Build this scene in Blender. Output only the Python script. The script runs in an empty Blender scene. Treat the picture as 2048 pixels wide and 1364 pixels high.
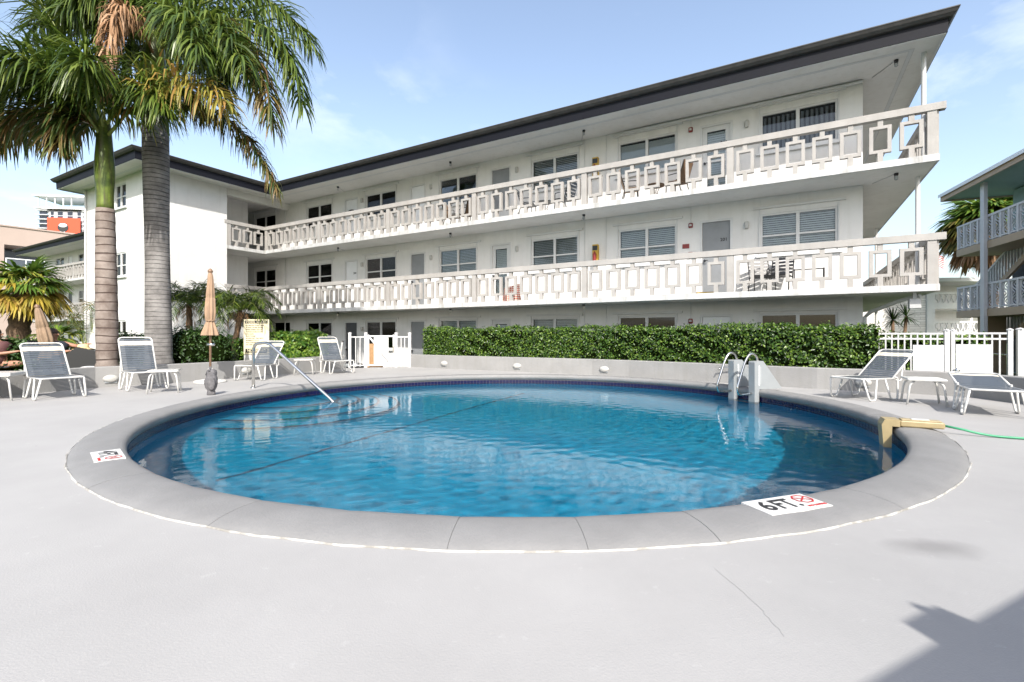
import bpy, math, random
import numpy as np
from math import sin, cos, pi, radians as R, atan2, hypot, sqrt
from mathutils import Vector, Matrix
random.seed(7); rng = np.random.default_rng(7)
scene = bpy.context.scene
C = scene.collection

# ------------------------------------------------------------------ camera, sky, sun, exposure
cd = bpy.data.cameras.new('camera'); cam = bpy.data.objects.new('camera', cd); C.objects.link(cam)
cam.location = (0, 0, 1.1); cam.rotation_euler = (pi/2, 0, 0)
cd.sensor_width = 36; cd.lens = 36*960/2048; cd.shift_y = -14/2048; cd.clip_start = .05; cd.clip_end = 3000
scene.camera = cam
SUN_EL = R(42); TX, TY = -.16, .987                      # the sunlight travels this way over the ground
w = bpy.data.worlds.new('World'); scene.world = w; w.use_nodes = True
nt = w.node_tree; N = nt.nodes; L = nt.links
sky = N.new('ShaderNodeTexSky'); sky.sky_type = 'NISHITA'; sky.sun_disc = False
sky.sun_elevation = SUN_EL; sky.sun_rotation = atan2(-TX, -TY)
sky.air_density = 1.1; sky.dust_density = 2.5; sky.ozone_density = 1.0
tc = N.new('ShaderNodeTexCoord'); sep = N.new('ShaderNodeSeparateXYZ'); L.new(tc.outputs['Generated'], sep.inputs[0])
def wmath(op, a, b=None):
    n = N.new('ShaderNodeMath'); n.operation = op
    for i, q in enumerate((a, b)):
        if q is None: continue
        if isinstance(q, (int, float)): n.inputs[i].default_value = q
        else: L.new(q, n.inputs[i])
    return n.outputs[0]
zz = wmath('ADD', wmath('MAXIMUM', sep.outputs['Z'], 0.0), .12)
cmb = N.new('ShaderNodeCombineXYZ')
L.new(wmath('DIVIDE', sep.outputs['X'], zz), cmb.inputs[0]); L.new(wmath('DIVIDE', sep.outputs['Y'], zz), cmb.inputs[1])
cn = N.new('ShaderNodeTexNoise'); cn.inputs['Scale'].default_value = 1.35; cn.inputs['Detail'].default_value = 9
cn.inputs['Roughness'].default_value = .58; cn.inputs['Distortion'].default_value = .25; L.new(cmb.outputs[0], cn.inputs['Vector'])
cn2 = N.new('ShaderNodeTexNoise'); cn2.inputs['Scale'].default_value = .33; cn2.inputs['Detail'].default_value = 2
mpc = N.new('ShaderNodeMapping'); mpc.inputs['Location'].default_value = (-8, -3, 0); L.new(cmb.outputs[0], mpc.inputs[0]); L.new(mpc.outputs[0], cn2.inputs['Vector'])
cr = N.new('ShaderNodeValToRGB'); cr.color_ramp.elements[0].position = .50; cr.color_ramp.elements[1].position = .72
cr2 = N.new('ShaderNodeValToRGB'); cr2.color_ramp.elements[0].position = .47; cr2.color_ramp.elements[1].position = .60
L.new(cn.outputs['Fac'], cr.inputs[0]); L.new(cn2.outputs['Fac'], cr2.inputs[0])
cf = wmath('MULTIPLY', wmath('MULTIPLY', cr.outputs[0], cr2.outputs[0]), .75)
hsv = N.new('ShaderNodeHueSaturation'); hsv.inputs['Saturation'].default_value = .88; L.new(sky.outputs[0], hsv.inputs['Color'])
mixc = N.new('ShaderNodeMixRGB'); L.new(cf, mixc.inputs[0]); L.new(hsv.outputs[0], mixc.inputs[1]); mixc.inputs[2].default_value = (6.0, 6.0, 6.2, 1)
bg = N['Background']; L.new(mixc.outputs[0], bg.inputs[0]); bg.inputs[1].default_value = .15
sd = bpy.data.lights.new('sun', 'SUN'); sun = bpy.data.objects.new('sun', sd); C.objects.link(sun)
sd.energy = 3.45; sd.angle = R(.53); sd.color = (1, .955, .89)
sun.rotation_euler = Vector((TX, TY, -math.tan(SUN_EL)*hypot(TX, TY))).to_track_quat('-Z', 'Y').to_euler()
sd.cycles.is_caustics_light = True
vs = scene.view_settings; vs.view_transform = 'Standard'; vs.look = 'None'; vs.exposure = 1.03; vs.gamma = 1; vs.use_curve_mapping = False
scene.cycles.max_bounces = 8; scene.cycles.diffuse_bounces = 4; scene.cycles.transparent_max_bounces = 24
scene.cycles.sample_clamp_indirect = 6; scene.cycles.use_denoising = True

# ------------------------------------------------------------------ materials
M = {}
def mat(name, col, rough=.6, var=.0, scale=4., bump=.0, bscale=60., metal=0., spec=.5, col2=None, lo=.35, hi=.65, detail=6, coat=0):
    m = bpy.data.materials.new(name); m.use_nodes = True; t = m.node_tree; n = t.nodes; l = t.links
    b = n['Principled BSDF']; b.inputs['Roughness'].default_value = rough; b.inputs['Metallic'].default_value = metal
    b.inputs['Specular IOR Level'].default_value = spec; b.inputs['Coat Weight'].default_value = coat
    b.inputs['Base Color'].default_value = (*col, 1)
    g = n.new('ShaderNodeNewGeometry')
    if var or col2:
        z = n.new('ShaderNodeTexNoise'); z.inputs['Scale'].default_value = scale; z.inputs['Detail'].default_value = detail; z.inputs['Roughness'].default_value = .62
        l.new(g.outputs['Position'], z.inputs['Vector'])
        r = n.new('ShaderNodeValToRGB'); r.color_ramp.elements[0].position = lo; r.color_ramp.elements[1].position = hi
        c2 = col2 if col2 else tuple(max(0, c*(1-var)) for c in col)
        r.color_ramp.elements[0].color = (*c2, 1); r.color_ramp.elements[1].color = (*col, 1)
        l.new(z.outputs['Fac'], r.inputs[0]); l.new(r.outputs[0], b.inputs['Base Color'])
    if bump:
        z = n.new('ShaderNodeTexNoise'); z.inputs['Scale'].default_value = bscale; z.inputs['Detail'].default_value = 5
        l.new(g.outputs['Position'], z.inputs['Vector'])
        bp = n.new('ShaderNodeBump'); bp.inputs['Strength'].default_value = bump; bp.inputs['Distance'].default_value = .02
        l.new(z.outputs['Fac'], bp.inputs['Height']); l.new(bp.outputs[0], b.inputs['Normal'])
    M[name] = m; return m
def leafmat(name, cols, rough=.45, trans=.3, spec=.4):
    m = bpy.data.materials.new(name); m.use_nodes = True; t = m.node_tree; n = t.nodes; l = t.links
    b = n['Principled BSDF']; b.inputs['Roughness'].default_value = rough; b.inputs['Specular IOR Level'].default_value = spec
    g = n.new('ShaderNodeNewGeometry'); r = n.new('ShaderNodeValToRGB'); e = r.color_ramp.elements
    e[0].position = 0; e[0].color = (*cols[0], 1); e[1].position = 1; e[1].color = (*cols[-1], 1)
    for i, c in enumerate(cols[1:-1]):
        q = e.new((i+1)/(len(cols)-1)); q.color = (*c, 1)
    l.new(g.outputs['Random Per Island'], r.inputs[0]); l.new(r.outputs[0], b.inputs['Base Color'])
    tr = n.new('ShaderNodeBsdfTranslucent'); l.new(r.outputs[0], tr.inputs[0])
    mx = n.new('ShaderNodeMixShader'); mx.inputs[0].default_value = trans
    l.new(b.outputs[0], mx.inputs[1]); l.new(tr.outputs[0], mx.inputs[2]); l.new(mx.outputs[0], n['Material Output'].inputs[0])
    M[name] = m; return m
mat('wall_white', (.67, .662, .645), .7, var=.09, scale=1.3, bump=.25, bscale=45, spec=.25)
mat('soffit', (.66, .65, .625), .75, var=.10, scale=.9, bump=.1, bscale=30, spec=.2)
mat('slab_edge', (.52, .52, .515), .7, var=.22, scale=3.5, bump=.3, bscale=25, spec=.25)
mat('rail_grey', (.365, .348, .328), .7, var=.16, scale=2.2, bump=.25, bscale=40, spec=.25)
mat('fascia', (.007, .0075, .012), .6, var=.2, scale=3, spec=.2)
mat('roof_edge', (.065, .062, .06), .6, var=.3, scale=5, spec=.25)
mat('roof_top', (.30, .29, .28), .8, var=.2, scale=3)
mat('trim_white', (.57, .57, .565), .45, var=.06, scale=6)
mat('fence_white', (.53, .53, .525), .35, var=.07, scale=5)
mat('chair_white', (.55, .545, .52), .28, var=.06, scale=9, coat=.2)
mat('strap_slate', (.075, .088, .104), .42, var=.18, scale=7)
mat('strap_beige', (.62, .57, .47), .5, var=.1, scale=9)
mat('door_grey', (.22, .23, .24), .5, var=.12, scale=3)
mat('door_white', (.70, .71, .72), .45, var=.06, scale=3)
mat('door_dark', (.055, .06, .068), .45, var=.15, scale=3)
mat('blind_grey', (.55, .56, .56), .6, var=.08, scale=3)
mat('blind_white', (.74, .75, .75), .6, var=.05, scale=3)
mat('blind_dark', (.20, .21, .23), .6, var=.1, scale=3)
mat('curtain', (.42, .41, .36), .8, var=.15, scale=4)
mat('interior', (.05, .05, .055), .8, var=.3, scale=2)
mat('planter_wall', (.27, .267, .26), .7, var=.14, scale=1.6, bump=.25, bscale=40, spec=.25)
mat('coping', (.208, .206, .202), .62, var=.13, scale=2.6, bump=.22, bscale=70, spec=.3)
mat('caulk', (.46, .45, .42), .7, col2=(.22, .21, .19), scale=5, lo=.42, hi=.56)
mat('tile_blue', (.008, .009, .05), .2, var=.4, scale=40, spec=.4)
mat('grout', (.12, .115, .115), .8, var=.2, scale=30)
mat('steel', (.62, .61, .58), .16, metal=1, var=.12, scale=12)
mat('ladder_grey', (.25, .268, .275), .5, var=.06, scale=5)
mat('tan_plastic', (.34, .27, .145), .42, var=.12, scale=12)
mat('hose_green', (.05, .30, .15), .45, var=.1, scale=20)
mat('black', (.015, .015, .017), .45)
mat('black_metal', (.02, .02, .022), .35)
mat('red', (.20, .016, .012), .4, var=.1, scale=10)
mat('sign_red', (.40, .02, .02), .5)
mat('yellow', (.48, .30, .03), .5, var=.1, scale=20)
mat('sign_cream', (.66, .59, .40), .5, var=.07, scale=6)
mat('ink', (.02, .02, .022), .5)
mat('white_tile', (.58, .58, .565), .3, var=.06, scale=14)
mat('lamp_white', (.42, .415, .39), .35, var=.06, scale=9)
mat('umbrella_tan', (.33, .225, .15), .85, var=.14, scale=9, bump=.2, bscale=150, spec=.15)
mat('umbrella_brown', (.27, .19, .13), .85, var=.2, scale=9, spec=.15)
mat('wood_pole', (.23, .14, .085), .5, var=.3, scale=12)
mat('owl_grey', (.13, .125, .13), .7, var=.45, scale=16, bump=.6, bscale=40)
mat('soil', (.07, .05, .035), .95, var=.5, scale=9, bump=.8, bscale=20)
mat('bark_brown', (.15, .095, .055), .9, var=.55, scale=14, bump=.9, bscale=24)
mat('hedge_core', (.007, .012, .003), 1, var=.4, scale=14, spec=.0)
mat('skin', (.33, .17, .11), .55, var=.08, scale=12)
mat('hair', (.03, .018, .012), .5)
mat('straw', (.68, .52, .27), .8, var=.2, scale=30)
mat('shirt_dark', (.03, .035, .05), .8)
mat('shorts_red', (.10, .04, .04), .8)
mat('pink_stucco', (.42, .33, .285), .8, var=.06, scale=.6)
mat('teal_wall', (.30, .44, .45), .7, var=.08, scale=1.2, spec=.2)
mat('slate_and_shade', (.075, .09, .115), .7, var=.12, scale=1.2)  # slate balcony panel, and the shade painted onto the teal stair wall
mat('lilac_grey', (.60, .60, .62), .6, var=.08, scale=2)
mat('tan_paint', (.42, .31, .21), .6, var=.1, scale=2)
mat('tower_wall', (.42, .43, .46), .6, var=.05, scale=.05)
mat('tower_white', (.75, .76, .78), .5)
mat('tower_glass', (.025, .03, .045), .15)
mat('mural_red', (.72, .075, .03), .6)
mat('mural_dark', (.03, .03, .03), .6)
mat('flag_blue', (.02, .03, .12), .7); mat('flag_red', (.42, .03, .04), .7)
mat('brown_fabric', (.15, .09, .05), .8, var=.2, scale=20); mat('tan_fabric', (.48, .33, .22), .8, var=.1, scale=20)
mat('navy_metal', (.02, .03, .045), .35)
mat('wood_tan', (.38, .22, .10), .6, var=.2, scale=14)
def shaftmat():
    m = mat('green_shaft', (.15, .20, .03), .42, col2=(.04, .065, .010), scale=2.6, lo=.38, hi=.64, detail=9, spec=.35); t = m.node_tree; n = t.nodes; l = t.links; b = n['Principled BSDF']
    g = n.new('ShaderNodeNewGeometry'); mp = n.new('ShaderNodeMapping'); mp.inputs['Scale'].default_value = (9, 9, .7); l.new(g.outputs['Position'], mp.inputs[0])
    z = n.new('ShaderNodeTexNoise'); z.inputs['Scale'].default_value = 2; z.inputs['Detail'].default_value = 8; l.new(mp.outputs[0], z.inputs['Vector'])
    r = n.new('ShaderNodeValToRGB'); r.color_ramp.elements[0].position = .45; r.color_ramp.elements[1].position = .7; l.new(z.outputs['Fac'], r.inputs[0])
    mx = n.new('ShaderNodeMixRGB'); l.new(r.outputs[0], mx.inputs[0]); l.new(b.inputs['Base Color'].links[0].from_socket, mx.inputs[1]); mx.inputs[2].default_value = (.055, .05, .018, 1); l.new(mx.outputs[0], b.inputs['Base Color'])
    bp = n.new('ShaderNodeBump'); bp.inputs['Strength'].default_value = .5; bp.inputs['Distance'].default_value = .02; l.new(z.outputs['Fac'], bp.inputs['Height']); l.new(bp.outputs[0], b.inputs['Normal'])
shaftmat()
mat('rachis_green', (.20, .24, .05), .5, var=.3, scale=4)
mat('rachis_brown', (.30, .17, .06), .6, var=.3, scale=4)
leafmat('frond_green', [(.020, .040, .006), (.042, .076, .010), (.085, .130, .018), (.15, .19, .03)], .38, .3)
leafmat('frond_yellow', [(.10, .13, .022), (.22, .22, .04), (.32, .26, .05), (.30, .17, .05)], .45, .32)
leafmat('frond_brown', [(.17, .09, .04), (.30, .17, .09), (.40, .26, .16), (.24, .12, .05)], .7, .2, .2)
leafmat('frond_mixed', [(.03, .06, .010), (.05, .085, .015), (.095, .105, .02), (.17, .115, .03), (.10, .055, .018)], .5, .25)
leafmat('hedge_leaf', [(.010, .028, .004), (.024, .062, .007), (.05, .115, .011), (.10, .18, .02), (.17, .25, .035)], .36, .28, .5)
leafmat('bush_leaf', [(.012, .030, .007), (.025, .06, .010), (.05, .10, .018)], .4, .2, .45)
leafmat('croton_leaf', [(.03, .10, .012), (.08, .19, .02), (.16, .27, .035), (.25, .33, .05)], .35, .3, .5)
leafmat('fan_leaf', [(.05, .11, .018), (.10, .18, .026), (.18, .26, .04), (.30, .29, .05)], .4, .3)
leafmat('fan_yellow', [(.16, .15, .02), (.36, .27, .035), (.45, .33, .05), (.28, .17, .04)], .5, .3)
leafmat('fan_old', [(.05, .07, .015), (.14, .12, .02), (.24, .16, .04), (.13, .07, .02)], .5, .25)
leafmat('grass_leaf', [(.03, .07, .012), (.06, .12, .02), (.10, .16, .03)], .5, .3)

def streaks(name, amt, col):
    m = M[name]; t = m.node_tree; n = t.nodes; l = t.links; b = n['Principled BSDF']; g = n.new('ShaderNodeNewGeometry')
    mp = n.new('ShaderNodeMapping'); mp.inputs['Scale'].default_value = (5, 5, .35); l.new(g.outputs['Position'], mp.inputs[0])
    z = n.new('ShaderNodeTexNoise'); z.inputs['Scale'].default_value = 1.5; z.inputs['Detail'].default_value = 7; l.new(mp.outputs[0], z.inputs['Vector'])
    r = n.new('ShaderNodeValToRGB'); r.color_ramp.elements[0].position = .52; r.color_ramp.elements[1].position = .78; r.color_ramp.elements[1].color = (amt, amt, amt, 1); l.new(z.outputs['Fac'], r.inputs[0])
    mx = n.new('ShaderNodeMixRGB'); l.new(r.outputs[0], mx.inputs[0]); l.new(b.inputs['Base Color'].links[0].from_socket, mx.inputs[1]); mx.inputs[2].default_value = (*col, 1); l.new(mx.outputs[0], b.inputs['Base Color'])
streaks('wall_white', .35, (.50, .485, .45)); streaks('slab_edge', .8, (.27, .26, .235)); streaks('rail_grey', .5, (.27, .245, .215)); streaks('planter_wall', .6, (.22, .215, .20)); streaks('soffit', .4, (.50, .475, .43))
def glass():
    m = bpy.data.materials.new('window_glass'); m.use_nodes = True; t = m.node_tree; n = t.nodes; l = t.links
    n.remove(n['Principled BSDF']); tr = n.new('ShaderNodeBsdfTransparent'); tr.inputs[0].default_value = (.84, .87, .88, 1)
    gl = n.new('ShaderNodeBsdfGlossy'); gl.inputs['Roughness'].default_value = .02
    fr = n.new('ShaderNodeFresnel'); fr.inputs[0].default_value = 1.45
    mx = n.new('ShaderNodeMixShader'); l.new(fr.outputs[0], mx.inputs[0]); l.new(tr.outputs[0], mx.inputs[1]); l.new(gl.outputs[0], mx.inputs[2])
    l.new(mx.outputs[0], n['Material Output'].inputs[0]); M['glass'] = m
glass()
def trunkmat(name, ca, cb, cring, freq):
    m = bpy.data.materials.new(name); m.use_nodes = True; t = m.node_tree; n = t.nodes; l = t.links; b = n['Principled BSDF']
    b.inputs['Roughness'].default_value = .85; b.inputs['Specular IOR Level'].default_value = .2
    g = n.new('ShaderNodeNewGeometry')
    z = n.new('ShaderNodeTexNoise'); z.inputs['Scale'].default_value = 2.2; z.inputs['Detail'].default_value = 10; z.inputs['Roughness'].default_value = .7; l.new(g.outputs['Position'], z.inputs['Vector'])
    r = n.new('ShaderNodeValToRGB'); r.color_ramp.elements[0].position = .38; r.color_ramp.elements[1].position = .62
    r.color_ramp.elements[0].color = (*ca, 1); r.color_ramp.elements[1].color = (*cb, 1); l.new(z.outputs['Fac'], r.inputs[0])
    mp = n.new('ShaderNodeMapping'); mp.inputs['Scale'].default_value = (.22, .22, 1); l.new(g.outputs['Position'], mp.inputs[0])
    wv = n.new('ShaderNodeTexWave'); wv.wave_type = 'BANDS'; wv.bands_direction = 'Z'; wv.wave_profile = 'SAW'
    wv.inputs['Scale'].default_value = freq; wv.inputs['Distortion'].default_value = 3.2; wv.inputs['Detail'].default_value = 4; wv.inputs['Detail Scale'].default_value = 1.6
    l.new(mp.outputs[0], wv.inputs['Vector'])
    r2 = n.new('ShaderNodeValToRGB'); r2.color_ramp.elements[0].position = .80; r2.color_ramp.elements[1].position = .93; l.new(wv.outputs['Fac'], r2.inputs[0])
    mx = n.new('ShaderNodeMixRGB'); l.new(r2.outputs[0], mx.inputs[0]); l.new(r.outputs[0], mx.inputs[1]); mx.inputs[2].default_value = (*cring, 1)
    l.new(mx.outputs[0], b.inputs['Base Color'])
    bp = n.new('ShaderNodeBump'); bp.inputs['Strength'].default_value = .6; bp.inputs['Distance'].default_value = .03; bp.invert = True
    l.new(r2.outputs[0], bp.inputs['Height']); l.new(bp.outputs[0], b.inputs['Normal'])
    M[name] = m
trunkmat('trunk_brown', (.13, .10, .085), (.25, .21, .185), (.045, .03, .025), 1.75)
trunkmat('trunk_grey', (.115, .108, .104), (.24, .228, .218), (.05, .047, .045), 3.1)

def deckmat():
    m = mat('deck', (.335, .329, .321), .72, var=.15, scale=.7, bump=.12, bscale=110, spec=.25, lo=.3, hi=.7)
    t = m.node_tree; n = t.nodes; l = t.links; b = n['Principled BSDF']
    base = b.inputs['Base Color'].links[0].from_socket
    g = n.new('ShaderNodeNewGeometry')
    def chain(base, fac_socket, col):
        mx = n.new('ShaderNodeMixRGB'); l.new(fac_socket, mx.inputs[0]); l.new(base, mx.inputs[1]); mx.inputs[2].default_value = (*col, 1); return mx.outputs[0]
    def ramp(sock, a, bb, inv=False, amt=1):
        r = n.new('ShaderNodeValToRGB'); r.color_ramp.elements[0].position = a; r.color_ramp.elements[1].position = bb
        v0, v1 = (amt, 0) if inv else (0, amt)
        r.color_ramp.elements[0].color = (v0, v0, v0, 1); r.color_ramp.elements[1].color = (v1, v1, v1, 1); l.new(sock, r.inputs[0]); return r.outputs[0]
    # scuffs, faint trowel streaks
    mp = n.new('ShaderNodeMapping'); mp.inputs['Scale'].default_value = (.8, 4.5, 1); mp.inputs['Rotation'].default_value = (0, 0, .35); l.new(g.outputs['Position'], mp.inputs[0])
    z = n.new('ShaderNodeTexNoise'); z.inputs['Scale'].default_value = 1.6; z.inputs['Detail'].default_value = 8; l.new(mp.outputs[0], z.inputs['Vector'])
    base = chain(base, ramp(z.outputs['Fac'], .55, .75, amt=.35), (.30, .294, .287))
    z9 = n.new('ShaderNodeTexNoise'); z9.inputs['Scale'].default_value = .55; z9.inputs['Detail'].default_value = 9; z9.inputs['Roughness'].default_value = .68; l.new(g.outputs['Position'], z9.inputs['Vector'])
    base = chain(base, ramp(z9.outputs['Fac'], .56, .66, amt=.5), (.285, .28, .275))
    z8 = n.new('ShaderNodeTexNoise'); z8.inputs['Scale'].default_value = 9; z8.inputs['Detail'].default_value = 8; z8.inputs['Roughness'].default_value = .75; l.new(g.outputs['Position'], z8.inputs['Vector'])
    base = chain(base, ramp(z8.outputs['Fac'], .60, .72, amt=.4), (.42, .415, .405))
    # the dried puddle with a ragged rim
    mp2 = n.new('ShaderNodeMapping'); mp2.vector_type = 'POINT'; mp2.inputs['Location'].default_value = (-2.16, -2.47, 0); l.new(g.outputs['Position'], mp2.inputs[0])
    mp3 = n.new('ShaderNodeMapping'); mp3.inputs['Scale'].default_value = (3.9, 7.0, 0); l.new(mp2.outputs[0], mp3.inputs[0])
    z2 = n.new('ShaderNodeTexNoise'); z2.inputs['Scale'].default_value = 5; z2.inputs['Detail'].default_value = 6; l.new(g.outputs['Position'], z2.inputs['Vector'])
    ad = n.new('ShaderNodeVectorMath'); ad.operation = 'MULTIPLY_ADD'; l.new(z2.outputs['Color'], ad.inputs[0]); ad.inputs[1].default_value = (.7, .7, 0); l.new(mp3.outputs[0], ad.inputs[2])
    ad2 = n.new('ShaderNodeVectorMath'); ad2.operation = 'ADD'; l.new(ad.outputs[0], ad2.inputs[0]); ad2.inputs[1].default_value = (-.35, -.35, 0)
    le = n.new('ShaderNodeVectorMath'); le.operation = 'LENGTH'; l.new(ad2.outputs[0], le.inputs[0])
    base = chain(base, ramp(le.outputs['Value'], .25, 1.05, inv=True, amt=.8), (.20, .195, .19))
    # specks of grit
    v = n.new('ShaderNodeTexVoronoi'); v.inputs['Scale'].default_value = 2.3; v.inputs['Randomness'].default_value = 1; l.new(g.outputs['Position'], v.inputs['Vector'])
    base = chain(base, ramp(v.outputs['Distance'], .012, .022, inv=True, amt=.8), (.15, .14, .13))
    l.new(base, b.inputs['Base Color'])
deckmat()
def groundmat():
    m = mat('ground', (.07, .12, .03), .95, col2=(.035, .06, .015), scale=5, bump=.8, bscale=30, spec=.1)
groundmat()
def stonemat():
    m = mat('white_stone', (.74, .71, .67), .8, var=.15, scale=3); t = m.node_tree; n = t.nodes; l = t.links; b = n['Principled BSDF']
    bt = n.new('ShaderNodeTexBrick'); bt.inputs['Scale'].default_value = 1; bt.inputs['Brick Width'].default_value = .7; bt.inputs['Row Height'].default_value = .16
    bt.inputs['Mortar Size'].default_value = .02; bt.inputs['Color1'].default_value = (.78, .75, .72, 1); bt.inputs['Color2'].default_value = (.60, .56, .53, 1); bt.inputs['Mortar'].default_value = (.5, .47, .45, 1)
    tcx = n.new('ShaderNodeTexCoord'); mp = n.new('ShaderNodeMapping'); mp.inputs['Rotation'].default_value = (pi/2, 0, 0); l.new(tcx.outputs['Object'], mp.inputs[0]); l.new(mp.outputs[0], bt.inputs['Vector']); l.new(bt.outputs[0], b.inputs['Base Color'])
stonemat()
def checkmat():
    m = mat('red_lattice', (.5, .05, .03), .8); t = m.node_tree; n = t.nodes; l = t.links; b = n['Principled BSDF']
    tcx = n.new('ShaderNodeTexCoord'); mp = n.new('ShaderNodeMapping'); mp.inputs['Rotation'].default_value = (0, pi/4, 0); mp.inputs['Scale'].default_value = (22, 22, 22); l.new(tcx.outputs['Object'], mp.inputs[0])
    ck = n.new('ShaderNodeTexChecker'); ck.inputs['Scale'].default_value = 1; ck.inputs[1].default_value = (.50, .07, .04, 1); ck.inputs[2].default_value = (.75, .66, .58, 1); l.new(mp.outputs[0], ck.inputs[0]); l.new(ck.outputs[0], b.inputs['Base Color'])
checkmat()
def poolmat():
    m = mat('pool_plaster', (.013, .255, .385), .6, col2=(.009, .22, .345), scale=1.3, spec=.2)
    mat('pool_line', (.012, .05, .10), .5)
    m = bpy.data.materials.new('water'); m.use_nodes = True; t = m.node_tree; n = t.nodes; l = t.links
    n.remove(n['Principled BSDF'])
    g = n.new('ShaderNodeNewGeometry'); hs = None
    nz = n.new('ShaderNodeTexNoise'); nz.inputs['Scale'].default_value = 24; nz.inputs['Detail'].default_value = 4; nz.inputs['Distortion'].default_value = .6; l.new(g.outputs['Position'], nz.inputs['Vector'])
    bp = n.new('ShaderNodeBump'); bp.inputs['Strength'].default_value = .3; bp.inputs['Distance'].default_value = .0017; l.new(nz.outputs['Fac'], bp.inputs['Height'])
    rf = n.new('ShaderNodeBsdfRefraction'); rf.inputs['IOR'].default_value = 1.33; rf.inputs['Roughness'].default_value = 0; rf.inputs[0].default_value = (.86, .97, 1, 1)
    gl = n.new('ShaderNodeBsdfGlossy'); gl.inputs['Roughness'].default_value = .015
    fr = n.new('ShaderNodeFresnel'); fr.inputs[0].default_value = 1.33
    for q in (rf, gl, fr): l.new(bp.outputs[0], q.inputs['Normal'])
    mx = n.new('ShaderNodeMixShader'); l.new(fr.outputs[0], mx.inputs[0]); l.new(rf.outputs[0], mx.inputs[1]); l.new(gl.outputs[0], mx.inputs[2])
    l.new(mx.outputs[0], n['Material Output'].inputs[0]); M['water'] = m
poolmat()

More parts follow.
